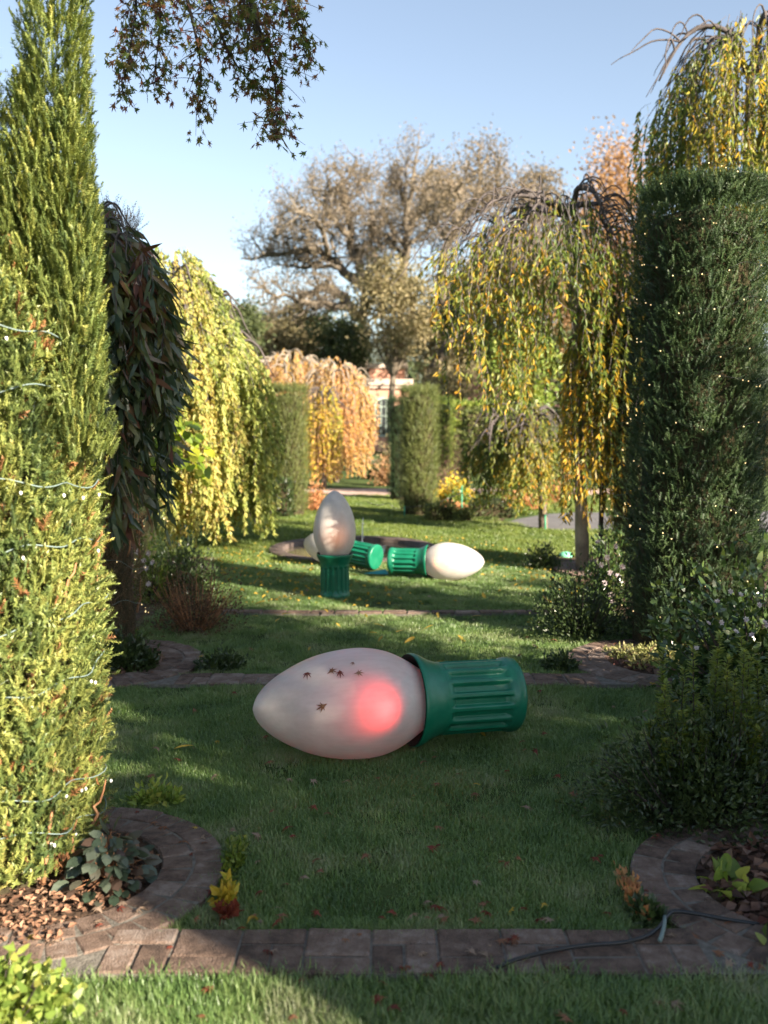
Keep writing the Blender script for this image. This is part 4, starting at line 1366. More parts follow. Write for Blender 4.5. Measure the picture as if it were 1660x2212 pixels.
# ------------------------------------------------------------------ Japanese maple over the camera's left
mbase = np.array([-3.6, 2.2, 0.])
maple = thing('maple_tree', 'Japanese maple whose dark red green branch hangs into the sky from above', 'tree', tuple(mbase))
tb = MB()
tube(tb, smooth_path([mbase - [0, 0, .1], mbase + [.1, .2, 1.6], mbase + [.5, .6, 3.4], mbase + [1.0, 1.3, 5.0]], 12), np.linspace(.16, .09, 12), 9)
DM = 6.0
mains = [  # pixel polylines of the hanging boughs
    [(420, -260), (520, -60), (560, 60), (590, 150), (600, 215), (598, 285)],
    [(380, -260), (440, -40), (480, 90), (520, 160), (560, 190)],
    [(330, -260), (390, -60), (420, 60), (440, 150), (425, 235)],
    [(250, -260), (300, -40), (290, 60), (275, 140), (265, 195)],
    [(480, -260), (600, -60), (640, 40), (662, 120)],
    [(300, -260), (340, -60), (350, 40), (340, 120), (330, 180)],
    [(450, -260), (500, -80), (530, 20), (570, 90)],
]
lp, ld = [], []
hub = P(330, -420, 5.0)
tube(tb, smooth_path([mbase + [1.0, 1.3, 5.0], (mbase + [1.0, 1.3, 5.0] + hub) / 2 + [0, 0, .2], hub], 10), np.linspace(.09, .05, 10), 7)
for mi_, pl in enumerate(mains):
    pts = smooth_path([hub] + [P(x, y, DM + random.uniform(-.35, .35)) for x, y in pl], 22)
    tube(tb, pts, np.linspace(.022, .0025, 22), 5)
    for j in range(7, 22):
        for s in range(9):
            d = np.array([random.gauss(.05, .55), random.gauss(0, .35), random.gauss(-.25, .4)])
            L = random.uniform(.08, .30) * (1.15 if j < 16 else .6)
            tw = smooth_path([pts[j], pts[j] + d * L * .6 + [0, 0, .02], pts[j] + d * L], 5)
            tube(tb, tw, np.linspace(.003, .001, 5), 3, cap=False)
            for q_ in range(2, 5):
                for _ in range(2):
                    lp.append(tw[q_] + rng.normal(0, .018, 3))
                    ld.append(np.array([random.gauss(.1, .5), random.gauss(-.1, .5), random.gauss(-.75, .35)]))
link('branches', tb.mesh('branches', M['bark_dark'], True, mbase), maple)
lp, ld = np.array(lp), np.array(ld)
inview = lp[:, 2] < 1.65 + (910 / 2150) * lp[:, 1] + .05
ids = np.where(inview)[0]
ids = ids[rng.permutation(len(ids))]
pi_, rest = ids[:300], np.concatenate([ids[300:1800], np.where(~inview)[0][::3]])
ups = rng.normal(0, 1, (len(lp), 3)) + [0, -.5, .2]
mvar = outline_leaf_variants('leaf', M['maple'], MAPLE, .062, 7)
obj_leaves(maple, mvar, lp[pi_], ld[pi_], ups[pi_], rng.uniform(.7, 1.15, len(pi_)), mbase)
fb = MB()
OUT = np.array(MAPLE) * .062
for i in rest:
    d = nz(ld[i])
    s = nz(np.cross(d, ups[i]))
    o = (OUT * random.uniform(.7, 1.15))
    V = np.vstack([lp[i] + d * .026, lp[i] + s * o[:, :1] + d * o[:, 1:] + rng.normal(0, .002, (len(o), 3))])
    m_ = len(o)
    fb.add(V, np.array([[0, 1 + j, 1 + (j + 1) % m_] for j in range(m_)]), np.full(m_, random.random()))
# the rest of its crown, above the frame
cc = rng.normal(size=(900, 3)) * [.9, .8, .45] + hub + [-.9, -.6, .75]
cc = cc[cc[:, 2] > 2.0 + (910 / 2150) * cc[:, 1]]
leafq(fb, cc, rng.normal(size=(len(cc), 3)), .08, .06)
link('foliage', fb.mesh('foliage', M['maple'], False, mbase), maple, kind='stuff')

# ------------------------------------------------------------------ unseen trees to the right of and behind the camera, placed to shade the lawn
def shade_pt(w, s, z=0):
    return np.array([.66 * w + .75 * s, .75 * w - .66 * s, z])


b = shade_pt(2.37, 5)  # unseen yew, added to keep sun off the front lawn and bricks
yew('tall clipped yew added unseen behind the camera to shade the front bricks', b[0], b[1], .6, 4.25, M['yew_d'], 3000, nn=10, sl=.14, lump=.08, seed=91, front=False, needles=.03)
for i, (w, s, h, rw, n, ncl) in enumerate([(3.95, 8, 10.0, 1.12, 8600, 70), (5.15, 8.6, 9.6, .85, 2500, 34), (7.12, 8.0, 7.6, .45, 800, 10), (8.5, 8.8, 7.2, .5, 420, 6), (12.6, 8.4, 6.4, .9, 900, 12)]):
    b = shade_pt(w, s)
    c1 = b + [0, 0, h * .78]
    c2 = b + [0, 0, h * .42]
    labs = ['leafy garden tree out of frame shading the near lawn', 'leafy garden tree out of frame shading the second lawn', 'open crowned tree out of frame right of the big yew', 'open crowned tree out of frame shading the pool lawn', 'open crowned tree out of frame beyond the paved path', 'open crowned tree out of frame at the far lawn']
    tree('garden_tree', labs[i], b, [(c1, (rw, rw, h * .22)), (c2, (rw, rw, h * .24))], n * 2, (.17, .11), M['shrub_m'], .13, ncl, .30, M['bark'], 'trees outside the frame', 14, seed=60 + i, hollow=.2)

# ------------------------------------------------------------------ giant light bulbs
M['green_plastic'] = noise_mat('green_plastic', [(.004, .095, .052), (.005, .135, .072), (.022, .17, .10)], 5, .36, .06, spec=.5, bscale=120)
m, nt, out = newmat('frosted_shell')
tc = N(nt, 'ShaderNodeTexCoord')
mp = N(nt, 'ShaderNodeMapping')
mp.inputs['Scale'].default_value = (1, 1, .7)
no = N(nt, 'ShaderNodeTexNoise')
no.inputs['Scale'].default_value = 5.5
no.inputs['Detail'].default_value = 7
no.inputs['Roughness'].default_value = .7
wv = N(nt, 'ShaderNodeTexNoise')
wv.inputs['Scale'].default_value = 60
wv.inputs['Detail'].default_value = 4
mp2 = N(nt, 'ShaderNodeMapping')
mp2.inputs['Scale'].default_value = (1, 1, .12)
nt.links.new(tc.outputs['Object'], mp.inputs[0])
nt.links.new(tc.outputs['Object'], mp2.inputs[0])
nt.links.new(mp.outputs[0], no.inputs['Vector'])
nt.links.new(mp2.outputs[0], wv.inputs['Vector'])
rr_ = ramp(nt, [(.32, (.52, .495, .465)), (.5, (.60, .575, .54)), (.68, (.67, .645, .61))])
nt.links.new(no.outputs[0], rr_.inputs[0])
p = N(nt, 'ShaderNodeBsdfPrincipled')
p.inputs['Roughness'].default_value = .34
p.inputs['Specular IOR Level'].default_value = .45
st_ = ramp(nt, [(.35, (.90, .90, .89)), (.65, (1.0, 1.0, 1.0))])
nt.links.new(wv.outputs[0], st_.inputs[0])
mlt = N(nt, 'ShaderNodeMixRGB', blend_type='MULTIPLY')
mlt.inputs[0].default_value = 1
nt.links.new(rr_.outputs[0], mlt.inputs[1])
nt.links.new(st_.outputs[0], mlt.inputs[2])
nt.links.new(mlt.outputs[0], p.inputs['Base Color'])
bp = N(nt, 'ShaderNodeBump')
bp.inputs['Strength'].default_value = .12
bp.inputs['Distance'].default_value = .006
nt.links.new(wv.outputs[0], bp.inputs['Height'])
nt.links.new(bp.outputs[0], p.inputs['Normal'])
tr = N(nt, 'ShaderNodeBsdfTranslucent')
tr.inputs[0].default_value = (.85, .80, .76, 1)
mx = N(nt, 'ShaderNodeMixShader')
mx.inputs[0].default_value = .3
nt.links.new(p.outputs[0], mx.inputs[1])
nt.links.new(tr.outputs[0], mx.inputs[2])
nt.links.new(mx.outputs[0], out.inputs[0])
M['frosted_shell'] = m
M['dark_inside'] = plain('dark_inside', (.022, .018, .014), .7)

# profile measured from the tip along the axis
SHELL_ = [(0, 0), (.006, .028), (.018, .055), (.05, .098), (.1, .14), (.15, .172), (.2, .199), (.25, .222), (.3, .240), (.354, .254), (.43, .267), (.495, .272), (.55, .270), (.606, .261), (.66, .244), (.707, .222), (.76, .190), (.80, .163), (.84, .135), (.88, .11)]
SHELL = [(a_ * 1.05, r_) for a_, r_ in SHELL_]
TOT = 1.37


def revolve(mb, prof, seg, rfun=None, mi=0, z_of=lambda a: TOT - a):
    ang = np.arange(seg) * 2 * PI / seg
    V = []
    for i, (a, r) in enumerate(prof):
        rr = np.full(seg, r) if rfun is None else rfun(i, a, r, ang)
        V.append(np.stack([rr * np.cos(ang), rr * np.sin(ang), np.full(seg, z_of(a))], -1))
    k = len(prof)
    i = np.arange(k - 1)[:, None] * seg
    j = np.arange(seg)[None]
    q = np.stack([i + j, i + (j + 1) % seg, i + seg + (j + 1) % seg, i + seg + j], -1).reshape(-1, 4)
    mb.add(np.concatenate(V), q, None, mi)


def dense(prof, n):
    prof = np.array(prof, float)
    t = np.concatenate([[0], np.cumsum(np.hypot(*np.diff(prof, axis=0).T))])
    T = np.linspace(0, t[-1], n)
    # Catmull-like smoothing by interpolating then filtering
    a, r = np.interp(T, t, prof[:, 0]), np.interp(T, t, prof[:, 1])
    for _ in range(3):
        a[1:-1] = (a[:-2] + 2 * a[1:-1] + a[2:]) / 4
        r[1:-1] = (r[:-2] + 2 * r[1:-1] + r[2:]) / 4
    return list(zip(a, r))


mb = MB()
revolve(mb, dense(SHELL, 60), 72)
ME_SHELL = mb.mesh('glass_bulb', M['frosted_shell'], True)
# socket body with recessed flutes like a ribbed bin
body = [(.925, .186), (.945, .184)] + [(a, .184) for a in np.linspace(.955, 1.295, 26)] + [(1.305, .185), (1.315, .190), (1.33, .193), (1.355, .193), (1.367, .187), (1.372, .172), (1.372, .0)]
RIBN = 16


def rib(i, a, r, ang):
    ph = (ang * RIBN / (2 * PI)) % 1.0
    e = np.clip((np.minimum(ph, 1 - ph) - .27) / .05, 0, 1)          # 1 = raised rib
    g = float(np.clip((a - .965) / .018, 0, 1) * np.clip((1.292 - a) / .018, 0, 1))
    return r - .027 * (1 - e * e * (3 - 2 * e)) * g if r > .1 else np.full(len(ang), r)


mb = MB()
revolve(mb, body, RIBN * 14, rib)
ME_SOCK = mb.mesh('socket', M['green_plastic'], True)
flare = [(.806, .218), (.802, .223), (.800, .229), (.803, .233), (.815, .2345), (.83, .232), (.85, .222), (.875, .208), (.90, .197), (.925, .1875), (.94, .1850)]
mb = MB()
revolve(mb, dense(flare, 34), 72)
ME_RIM = mb.mesh('rim', M['green_plastic'], True)
mb = MB()
revolve(mb, [(1.3255, .1945), (1.328, .196), (1.331, .1945)], 72)
ME_SEAM = mb.mesh('seam', M['dark_inside'], True)
mb = MB()
revolve(mb, [(.7985, .2295), (.802, .222), (.812, .212), (.84, .196), (.86, .18), (.90, .165), (.91, .0)], 56)
ME_THROAT = mb.mesh('throat', M['dark_inside'], True)


def bulb_matrix(pivot, pa, axis, roll, scale):
    """pivot = world point that the axis point pa (from the tip) sits at"""
    z = Vector(axis).normalized()
    x = Vector((0, 0, 1)).cross(z)
    if x.length < .05:
        x = Vector((1, 0, 0))
    x.normalize()
    y = z.cross(x)
    R = Matrix((x, y, z)).transposed().to_4x4() @ Matrix.Rotation(roll, 4, 'Z')
    o = Vector(pivot) - z * (TOT - pa) * scale
    return Matrix.Translation(o) @ R @ Matrix.Scale(scale, 4)


def giant_bulb(label, mtx, lamp_local, lamp_col, watts, first=None, lamp_r=.035):
    root = thing('giant_light_bulb', label, 'giant bulb', (0, 0, 0), 'giant light bulbs on the lawn')
    root.matrix_world = mtx
    link('glass_bulb', ME_SHELL, root)
    s = link('socket', ME_SOCK, root)
    link('rim', ME_RIM, root)
    link('throat', ME_THROAT, s)
    L = bpy.data.lights.new('lamp', 'SPOT')
    L.spot_size = math.radians(176)
    L.spot_blend = 1.0
    L.energy = watts
    L.color = lamp_col
    L.shadow_soft_size = lamp_r
    lo = link('lamp', L, root)
    lo.location = lamp_local
    aim = mtx.to_3x3().inverted() @ (Vector((0, 0, CAMH)) - mtx @ Vector(lamp_local))
    lo.rotation_euler = (-aim).to_track_quat('Z', 'Y').to_euler()
    return root


def lamp_at(mtx, world_pt):
    return mtx.inverted() @ Vector(world_pt)


ang = math.radians(19)
mtx1 = bulb_matrix((-.16, 4.81, .262), .495, (-math.cos(ang), -math.sin(ang), .035), .12, 1.0)
lamp1 = P(824, 1530, 4.655)
B1 = giant_bulb('nearest giant white light bulb lying on the shaded lawn, glowing red inside, green socket', mtx1, lamp_at(mtx1, lamp1), (1.0, .035, .035), 1.35)
b2 = G(724, 1290)
mtx2 = bulb_matrix((b2[0], b2[1], 0), TOT, (0.0, 0.0, 1), .1, .735)
B2 = giant_bulb('giant white light bulb standing upright on its green socket', mtx2, lamp_at(mtx2, (b2[0] + .01, b2[1] - .085, .60)), (1.0, .32, .10), .22)
a3 = math.radians(14)
mtx3 = bulb_matrix(tuple(P(972, 1222, 10.3)[:2]) + (.192,), .495, (math.cos(a3), -math.sin(a3), .02), .2, .735)
B3 = giant_bulb('giant white light bulb lying on the grass right of the upright one, tip pointing right', mtx3, lamp_at(mtx3, np.array(P(948, 1216, 10.3)) * [1, 1, 0] + [0, -.115, .205]), (1.0, .32, .10), .30)
a4 = math.radians(33)
mtx4 = bulb_matrix(tuple(P(812, 1212, 10.95)[:2]) + (.150,), TOT - .02, (-math.cos(a4), math.sin(a4), .10), .2, .735)
B4 = giant_bulb('giant white light bulb lying half hidden behind the upright one by the pool', mtx4, (0.05, -.05, .75), (1.0, .4, .15), .1)

# teal sheet by the socket
tp = MB()
c = G(815, 1245)
tp.add([c + [-.14, 0, .03], c + [.12, -.05, .03], c + [.12, .10, .03], c + [.09, .03, .075]], np.array([[0, 1, 3], [0, 3, 2], [1, 2, 3]]))
M['teal'] = plain('teal', (.03, .30, .30), .5)
link('tarp', tp.mesh('tarp', M['teal'], False, c), None, tuple(c), label='small teal sheet lying on the grass between two green sockets', cat='tarp')
c = G(1222, 1204)
tp = MB()
for k in range(6):
    a_ = np.linspace(0, 2 * PI, 10, endpoint=False)
hemi = [(.0, .085), (.03, .083), (.05, .07), (.065, .045), (.072, .0)]
revolve(tp, [(r_ * 0 + z_, r_) for z_, r_ in hemi], 14, None, 0, lambda a: a)
M['mint'] = plain('mint', (.16, .50, .32), .5)
o = link('plastic_cover', tp.mesh('plastic_cover', M['mint'], True), None, tuple(c), label='small mint green plastic cover on the ground beside the pale trunk', cat='cover')

# ------------------------------------------------------------------ grass: thousands of tufts on points
def tuft(name, nb, rad, hmin, hmax, w, mat, lean=.5):
    mb = MB()
    a = rng.uniform(0, 2 * PI, nb)
    r = rad * np.sqrt(rng.random(nb))
    b = np.stack([r * np.cos(a), r * np.sin(a), np.full(nb, -.004)], -1)
    h = rng.uniform(hmin, hmax, nb)
    az = rng.uniform(0, 2 * PI, nb)
    ln = rng.uniform(.1, 1, nb) * lean
    dr = np.stack([np.cos(az), np.sin(az), 0 * az], -1)
    sd = np.stack([-np.sin(az), np.cos(az), 0 * az], -1) * w
    m1 = b + dr * (h * ln * .35)[:, None] + np.array([0, 0, 1]) * (h * .6)[:, None]
    t = b + dr * (h * ln)[:, None] + np.array([0, 0, 1]) * (h * (1 - .25 * ln))[:, None]
    V = np.stack([b - sd, b + sd, m1 + sd * .75, m1 - sd * .75, t], 1).reshape(-1, 3)
    i = np.arange(nb)[:, None] * 5
    rn = rng.random(nb)
    mb.add(V, i + np.array([0, 1, 2, 3]), rn)
    mb.f.append(i + np.array([3, 2, 4]))
    mb.r.append(rn)
    mb.m.append(np.zeros(nb, int))
    return mb.mesh(name, mat)


tcoll = bpy.data.collections.new('tufts_near')
tcoll2 = bpy.data.collections.new('tufts_tall')
tcoll3 = bpy.data.collections.new('tufts_far')
for k in range(5):
    tcoll.objects.link(bpy.data.objects.new('tuft', tuft('tuft', 50, .055, .012, .036, .0014, M['grass'], .8)))
    tcoll2.objects.link(bpy.data.objects.new('tuft', tuft('tuft', 40, .055, .022, .058, .0016, M['grass'], .8)))
    tcoll3.objects.link(bpy.data.objects.new('tuft', tuft('tuft', 46, .12, .02, .048, .0032, M['grass_far'], .9)))


def grass(name, pts, coll, smin, smax):
    me = bpy.data.meshes.new(name)
    me.vertices.add(len(pts))
    me.vertices.foreach_set('co', np.asarray(pts, np.float32).ravel())
    me.update()
    o = link(name, me, kind='stuff')
    ng = bpy.data.node_groups.new(name, 'GeometryNodeTree')
    ng.interface.new_socket('Geometry', in_out='INPUT', socket_type='NodeSocketGeometry')
    ng.interface.new_socket('Geometry', in_out='OUTPUT', socket_type='NodeSocketGeometry')
    gi, go = ng.nodes.new('NodeGroupInput'), ng.nodes.new('NodeGroupOutput')
    ci = ng.nodes.new('GeometryNodeCollectionInfo')
    ci.inputs['Collection'].default_value = coll
    ci.inputs['Separate Children'].default_value = True
    ip = ng.nodes.new('GeometryNodeInstanceOnPoints')
    ip.inputs['Pick Instance'].default_value = True
    r1 = ng.nodes.new('FunctionNodeRandomValue')
    r1.data_type = 'FLOAT_VECTOR'
    r1.inputs[0].default_value = (-.1, -.1, 0)
    r1.inputs[1].default_value = (.1, .1, 2 * PI)
    r2 = ng.nodes.new('FunctionNodeRandomValue')
    r2.inputs[2].default_value = smin
    r2.inputs[3].default_value = smax
    ng.links.new(gi.outputs[0], ip.inputs['Points'])
    ng.links.new(ci.outputs[0], ip.inputs['Instance'])
    ng.links.new(r1.outputs[0], ip.inputs['Rotation'])
    ng.links.new(r2.outputs[1], ip.inputs['Scale'])
    ng.links.new(ip.outputs[0], go.inputs[0])
    md = o.modifiers.new('grass', 'NODES')
    md.node_group = ng
    return o


def lawn_mask(x, y, pad=.03):
    ok = np.ones(len(x), bool)
    for cx, cy, ri, ro, a0, a1 in RINGS:
        ok &= np.hypot(x - cx, y - cy) > ro + pad
    ok &= ~((y > C1[0] + .03) & (y < C1[1] + pad) & (x > -1.0) & (x < 1.4))
    ok &= ~((y > C2[0] - pad) & (y < C2[1] + pad) & (x > -1.75) & (x < 1.78))
    ok &= ~((np.abs(y - c3y(x)) < .075) & (x > -1.5) & (x < 1.75))
    ok &= ((x - PX) / (PA + .04)) ** 2 + ((y - PY) / (PB + .04)) ** 2 > 1
    ok &= ~((y > 22.2) & (y < 24.4)) & ~((x > 1.75 + .02 * (y - 15)) & (y > 15.0) & (y < 17.9) & (x > 2.2 - .25 * (y - 15.5)))
    for x0, x1, y0, y1 in BEDS:
        ok &= ~((x > x0 + .05) & (x < x1 - .05) & (y > y0 + .06) & (y < y1 - .06))
    return ok


def scatter_pts(n, y0, y1, hw0, hw1, patch=True):
    y = y0 + (y1 - y0) * rng.random(n)
    hw = hw0 + (hw1 - hw0) * (y - y0) / (y1 - y0)
    x = rng.uniform(-1, 1, n) * hw
    ok = lawn_mask(x, y)
    if patch:  # thin worn spots
        nzv_ = np.sin(x * 5.1 + 1.7 * np.sin(y * 3.3)) + np.sin(y * 6.7 + 2 * np.sin(x * 2.9 + 1)) + rng.normal(0, .5, n)
        ok &= nzv_ > -1.45
    z = .010 * np.sin(x * 7 + 2 * np.sin(y * 5)) * np.sin(y * 6 + np.sin(x * 4)) - .002
    return np.stack([x[ok], y[ok], z[ok]], -1)


grass('grass', scatter_pts(2800, 2.3, 2.79, 1.25, 1.45, False), tcoll2, .7, 1.35)
grass('grass', scatter_pts(18500, 2.9, 6.1, 1.5, 2.5), tcoll, .7, 1.3)
grass('grass', scatter_pts(13500, 6.1, 11.5, 2.5, 4.4), tcoll, .8, 1.45)
grass('grass', scatter_pts(15000, 11.5, 23, 4.5, 7.5, False), tcoll3, .8, 1.4)
# tufts leaning against the brick edges
e = []
for cx, cy, ri, ro, a0, a1 in RINGS[:4]:
    for _ in range(170):
        a_ = math.radians(random.uniform(a0, a1))
        rr = ro + random.uniform(-.012, .05)
        x, y = cx + rr * math.cos(a_), cy + rr * math.sin(a_)
        if lawn_mask(np.array([x]), np.array([y]), -.02)[0]:
            e.append((x, y, 0))
for _ in range(260):
    e.append((random.uniform(-.5, .86), C1[1] + random.uniform(-.012, .05), 0))
    e.append((random.uniform(-1.2, 1.2), C2[1] + random.uniform(.01, .05), 0))
    e.append((random.uniform(-1.2, 1.2), C2[0] - random.uniform(.01, .05), 0))
grass('grass', np.array(e), tcoll2, .6, 1.0)

# ------------------------------------------------------------------ fallen leaves
FL = {}
for nm, col in (('red', 'fall_red'), ('brown', 'fall_brown'), ('tan', 'fall_tan'), ('yellow', 'fall_yellow')):
    FL[nm] = outline_leaf_variants('fallen_leaf', M[col], MAPLE, .064, 4, curl=.8)
FLW = long_leaf_variants('fallen_leaf', M['fall_yellow'], .11, .028, 3)


def fallen(pos, colr, label, group=None, size=1.0, nrm=None, slim=False):
    me = (FLW if slim else FL[colr])[random.randrange(3)]
    o = link('fallen_leaf', me, None, tuple(pos), label=label, cat='leaf', group=group)
    if nrm is not None:
        q_ = Vector(nrm).to_track_quat('Z', 'Y')
        o.rotation_euler = (q_.to_matrix() @ Matrix.Rotation(random.uniform(0, 6.28), 3, 'Z')).to_euler()
    else:
        o.rotation_euler = (random.gauss(0, .3), random.gauss(0, .3), random.uniform(0, 6.28))
    o.scale = (size,) * 3
    return o


# six on the nearest giant bulb
inv = mtx1.inverted()
sa, sr = zip(*SHELL)
BL = [(405, 250, 'dark red leaf on the giant bulb, nearest its tip', .9), (510, 264, 'brown leaf on the giant bulb directly above the lowest leaf', .9), (574, 242, 'dark red leaf on the giant bulb right of the brown one', .85),
      (648, 265, 'tan curled leaf on the giant bulb, rightmost of its leaves', .85), (646, 205, 'tiny dark leaf on top of the giant bulb', .5), (510, 420, 'brown leaf stuck alone halfway down the side of the giant bulb', 1.0)]
BC = ['red', 'brown', 'red', 'tan', 'brown', 'brown']
camp = np.array([0, 0, CAMH])
for (cx_, cy_, lab, sz), colr in zip(BL, BC):
    xd, yd = (560 + cx_ * .4699) * .8849, (1520 + cy_ * .4699) * .8849
    d = nz(P(xd, yd, 5) - camp)
    for t in np.arange(4.3, 5.8, .002):
        w = camp + d * t
        l = inv @ Vector(w)
        a_ = TOT - l.z
        if 0 < a_ < .85 and math.hypot(l.x, l.y) < np.interp(a_, sa, sr) + .004:
            nl = Vector((l.x, l.y, 0)).normalized()
            nl.z = .25 if a_ < .45 else -.1
            nw = mtx1.to_3x3() @ nl
            fallen(w + np.array(nw) * .006, colr, lab, 'leaves stuck on the giant bulb', sz * .92, nw)
            break
# leaves lying on the bricks and the lawn
def on_lawn(n, y0, y1, hw0, hw1, cols, wt, lab, grp, sz, slimp=0):
    y = rng.uniform(y0, y1, n * 3)
    near_e = (rng.random(n * 3) < .3) & (y0 == 3.15)
    y = np.where(near_e, C1[1] + .03 + np.abs(rng.normal(0, .07, n * 3)), y)
    x = rng.uniform(-1, 1, n * 3) * (hw0 + (hw1 - hw0) * (y - y0) / (y1 - y0))
    ok = lawn_mask(x, y, .025)
    x, y = x[ok][:n], y[ok][:n]
    for i in range(len(x)):
        c_ = random.choices(cols, wt)[0]
        sl = random.random() < slimp
        nm = 'slender yellow' if sl else c_
        zx = 'left side' if x[i] < -.28 * y[i] / 4 else 'right side' if x[i] > .3 * y[i] / 4 else 'middle'
        zy = 'near half' if y[i] < (y0 + y1) / 2 else 'far half'
        fallen((x[i], y[i], random.uniform(.034, .05)), c_, f'{nm} {"leaf" if sl else "maple leaf"} {lab}, {zx}, {zy}', f'{nm} leaves {grp}, {zx}, {zy}', sz * random.uniform(.6, 1.15), None, sl)


on_lawn(74, 3.15, 4.75, .75, 1.2, ['red', 'brown', 'tan', 'yellow'], [5, 5, 3, 1], 'on the shaded grass before the nearest bulb', 'in front of the nearest bulb', .8)
on_lawn(36, 4.75, 6.1, 1.4, 1.9, ['red', 'brown', 'tan', 'yellow'], [3, 4, 2, 3], 'on the grass beside the nearest bulb', 'beside the nearest bulb', .8, .2)
on_lawn(34, 6.5, 8.3, 1.2, 1.7, ['brown', 'tan', 'yellow'], [3, 2, 4], 'on the lawn behind the nearest bulb', 'between the two brick lines', .9, .6)
on_lawn(26, 8.6, 12, 1.9, 3.4, ['brown', 'tan', 'yellow'], [2, 2, 5], 'on the lawn around the pool', 'around the pool', 1.1, .6)
on_lawn(18, 2.4, 2.8, .7, .9, ['red', 'brown', 'tan'], [3, 4, 2], 'in the frontmost grass', 'in the grass before the straight bricks', .85)
for i in range(32):
    x = random.uniform(-.75, 1.2)
    y = random.uniform(C1[0] + .01, C1[1])
    c_ = random.choices(['red', 'brown', 'tan'], [3, 2, 4])[0]
    zx = 'left third' if x < -.1 else 'right third' if x > .55 else 'middle third'
    fallen((x, y, .037), c_, f'{c_} maple leaf on the {zx} of the near straight brick edging', f'{c_} leaves on the {zx} of the straight bricks', random.uniform(.4, .85))
for (cx, cy, ri, ro, a0, a1), nm, k in ((RINGS[0], 'near left', 32), (RINGS[1], 'near right', 20), (RINGS[2], 'second left', 5), (RINGS[3], 'second right', 12)):
    for i in range(k):
        a_ = math.radians(random.uniform(a0, a1))
        rr = random.uniform(ri, ro)
        c_ = random.choices(['red', 'brown', 'tan', 'yellow'], [3, 3, 3, .6 if 'near' in nm else 5])[0]
        fallen((cx + rr * math.cos(a_), cy + rr * math.sin(a_), .037), c_, f'{c_} leaf fallen on the {nm} brick curve', f'{c_} leaves on the {nm} brick curve', random.uniform(.45, .9))


def litter(name, x0, x1, y0, y1, n, mat, sz, cond=None, z=.02):
    mb = MB()
    x, y = rng.uniform(x0, x1, n), rng.uniform(y0, y1, n)
    if cond is not None:
        k = cond(x, y)
        x, y = x[k], y[k]
    k = len(x)
    d = np.stack([rng.normal(size=k), rng.normal(size=k), rng.normal(0, .35, k)], -1)
    leafq(mb, np.stack([x, y, z + rng.random(k) * .03], -1), d, sz * rng.uniform(.5, 1.2, k), sz * .65, .25, np.stack([rng.normal(0, .4, k), rng.normal(0, .4, k), np.ones(k)], -1))
    return link(name, mb.mesh(name, mat), kind='stuff')


litter('leaf_litter', 1.1, 2.4, 2.85, 4.2, 3400, M['litter'], .055, lambda x, y: (np.hypot(x - 1.5, y - 3.36) < .36) | ((x > 1.6) & (np.hypot(x - 1.5, y - 3.36) > .0)) | (y > 4.05))
litter('leaf_litter', -2.2, -.8, 2.95, 4.1, 4200, M['mulch'], .030, lambda x, y: (np.hypot(x + 1.2, y - 3.46) < .36) | (x < -1.22) | ((y < 3.25) & (x < -1.0)))
litter('leaf_litter', -2.6, -1.5, 6.2, 7.2, 900, M['litter'], .06, lambda x, y: (np.hypot(x + 1.93, y - 6.64) < .42) | (x < -2.05))
litter('leaf_litter', 1.5, 3.0, 6.2, 7.6, 1000, M['litter'], .06, lambda x, y: (np.hypot(x - 1.95, y - 6.64) < .42) | (x > 2.05))
litter('leaf_litter', -2.2, 2.6, 8.7, 14, 900, M['fall_yellow'], .05, lambda x, y: lawn_mask(x, y) & (np.sin(x * 2 + y) > -.3))

# ------------------------------------------------------------------ cable on the front bricks
cb = [(1072, 2112, .03), (1110, 2104, .045), (1180, 2086, .045), (1260, 2072, .045), (1350, 2066, .045), (1400, 2052, .045), (1428, 2032, .05), (1440, 2010, .05), (1452, 1998, .05), (1500, 2004, .05), (1560, 2010, .04), (1640, 2016, .03)]
pts = []
for x, y, z in cb:
    g = G(x, y)
    pts.append([g[0], g[1], z])
mb = MB()
tube(mb, smooth_path(pts, 50), .0065, 6)
link('cable', mb.mesh('cable', M['cable'], True, pts[0]), None, tuple(pts[0]), label='black cable snaking over the right end of the straight bricks', cat='cable')
pts2 = [np.array(G(1436, 2012)) + [0, 0, .05], np.array(G(1433, 2040)) + [0, 0, .05], np.array(G(1425, 2062)) + [0, 0, .045]]
mb = MB()
tube(mb, smooth_path(pts2, 10), .007, 6)
link('cable', mb.mesh('cable', M['wire_teal'], True, pts2[0]), None, tuple(pts2[0]), label='short pale blue green cable end on the bricks by the right brick curve', cat='cable')

# ------------------------------------------------------------------ string lights
def sphere_mesh(name, r, mat, st=1.0):
    mb = MB()
    revolve(mb, [(0, 0), (r * .15 * st, r * .6), (r * .6 * st, r), (r * 1.3 * st, r * .85), (r * 2 * st, 0)], 8, None, 0, lambda a: a)
    return mb.mesh(name, mat, True)


ME_WARM = sphere_mesh('lamp', .0042, M['lamp_warm'])
ME_WARM_S = sphere_mesh('lamp', .006, M['lamp_warm'])
ME_WHITE = sphere_mesh('lamp', .0055, M['lamp_white'], 1.4)


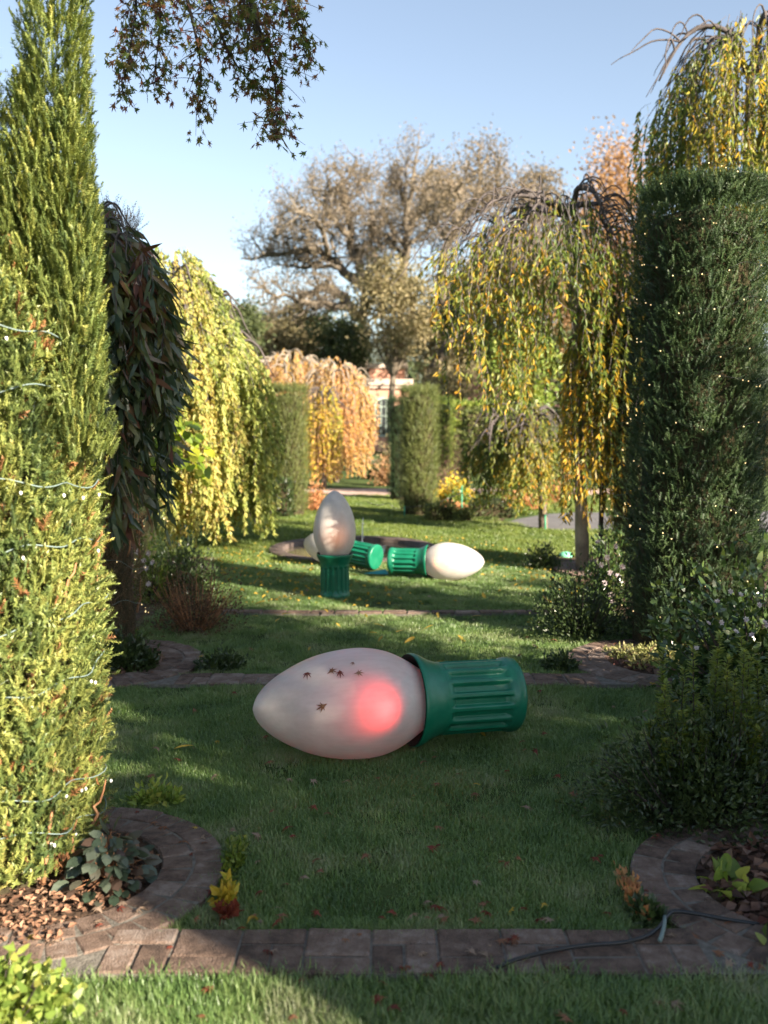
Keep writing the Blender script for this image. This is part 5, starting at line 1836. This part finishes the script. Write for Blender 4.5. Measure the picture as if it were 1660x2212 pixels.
def string_lights(label, cx, cy, rfun, turns, lamp_me, per, wire_r, mat, arc=(-PI, 0), sag=.03, seed=0, hang=0.0):
    r_ = random.Random(seed)
    root = thing('string_lights', label, 'string lights', (cx, cy, 0), 'string lights on the yews')
    wb = MB()
    for z in turns:
        sl = r_.uniform(-.05, .05)
        A_ = np.linspace(arc[0], arc[1], 40)
        zz = z + sl * (A_ - A_[0]) + sag * np.sin(A_ * 3 + r_.uniform(0, 6)) + .01 * np.sin(A_ * 11 + r_.uniform(0, 6))
        rr = np.array([rfun(a, b) for a, b in zip(A_, zz)])
        pts = np.stack([cx + rr * np.cos(A_), cy + rr * np.sin(A_), zz], -1)
        tube(wb, pts, wire_r, 5)
        for k in range(per):
            i = r_.randrange(40)
            o = link('lamp', lamp_me, root, tuple(pts[i] - [cx, cy, 0] + [r_.gauss(0, .008) + .008 * math.cos(A_[i]), .008 * math.sin(A_[i]) + r_.gauss(0, .008), -hang - .01]))
            o.rotation_euler = (r_.uniform(0, 3), r_.uniform(0, 3), 0) if not hang else (PI, r_.uniform(-.3, .3), 0)
    link('wire', wb.mesh('wire', mat, True, (cx, cy, 0)), root)
    return root


string_lights('pale green wire with small white bulbs wound round the sunlit yew', -1.50, 3.60, lambda a, z: .448 + .43 * .055 * fbm(np.array([a]), np.array([z]), 3)[0] + .012 * math.sin(9 * a + 5 * z), [.30, .44, .68, .93, 1.2, 1.46, 1.72, 1.98], ME_WHITE, 4, .0026, M['wire_teal'], (-2.3, .3), .012, 1, .02)
string_lights('fine wire of warm white lamps wound round the big dark yew', 2.29, 7.3, lambda a, z: .512 - .03 * z / 3.3 + .012 * math.sin(7 * a + 9 * z), [.3 + .27 * i for i in range(12)], ME_WARM, 7, .0010, M['cable'], (-3.1, -.3), .06, 2)
string_lights('warm lamps on the browning yew behind the sunlit column', -2.22, 7.25, lambda a, z: .45, [.35 + .3 * i for i in range(8)], ME_WARM, 6, .0015, M['wire_teal'], (-2.0, .4), .06, 3)
string_lights('warm lamps on the narrow dark yew at the left', -2.86, 10.7, lambda a, z: .50, [.3 + .35 * i for i in range(6)], ME_WARM_S, 5, .0015, M['wire_teal'], (-2.0, .4), .06, 4)
string_lights('warm lamps on the yew half hidden by the golden weeping tree', 2.85, 10.6, lambda a, z: .49, [.25 + .22 * i for i in range(8)], ME_WARM_S, 7, .0015, M['wire_teal'], (-3.1, -.8), .06, 5)

# green stakes with a string of small white lamps
SK = [(874, 1118, 1094), (998, 1108, 1050), (1178, 1146, 1114)]
tops = []
labs = ['short green stake at the foot of the pale distant yew', 'green stake in front of the golden yellow bush', 'green stake standing before the grey paved path']
for (x, yb, yt), lab in zip(SK, labs):
    g = G(x, yb)
    t = P(x, yt, g[1])
    mb = MB()
    tube(mb, [g - [0, 0, .05], g + [0, 0, .1], t], [.016, .016, .013], 6)
    tube(mb, [t, t + [0, 0, .012]], [.02, .02], 6)
    link('stake', mb.mesh('stake', M['stake'], True, g), None, tuple(g), label=lab, cat='stake', group='green garden stakes')
    tops.append(t)
ln = [P(700, 1075, 19)] + tops[:1]
st = thing('string_lights', 'white lamps strung low between the green stakes', 'string lights', tuple(tops[0]))
wb = MB()
seq = [P(790, 1082, 17.5), P(840, 1086, 17.2), tops[0] + [0, 0, -.02], tops[1] + [0, 0, -.12], P(1075, 1078, 17), P(1120, 1082, 16.5)]
for a_, b_ in zip(seq[:-1], seq[1:]):
    T_ = np.linspace(0, 1, 9)[:, None]
    pts = a_ + (b_ - a_) * T_ - np.array([0, 0, .06]) * np.sin(PI * T_)
    tube(wb, pts, .006, 4)
    for k in (2, 4, 6):
        link('lamp', ME_WHITE, st, tuple(pts[k] - tops[0]))
link('wire', wb.mesh('wire', M['cable'], False, tops[0]), st)
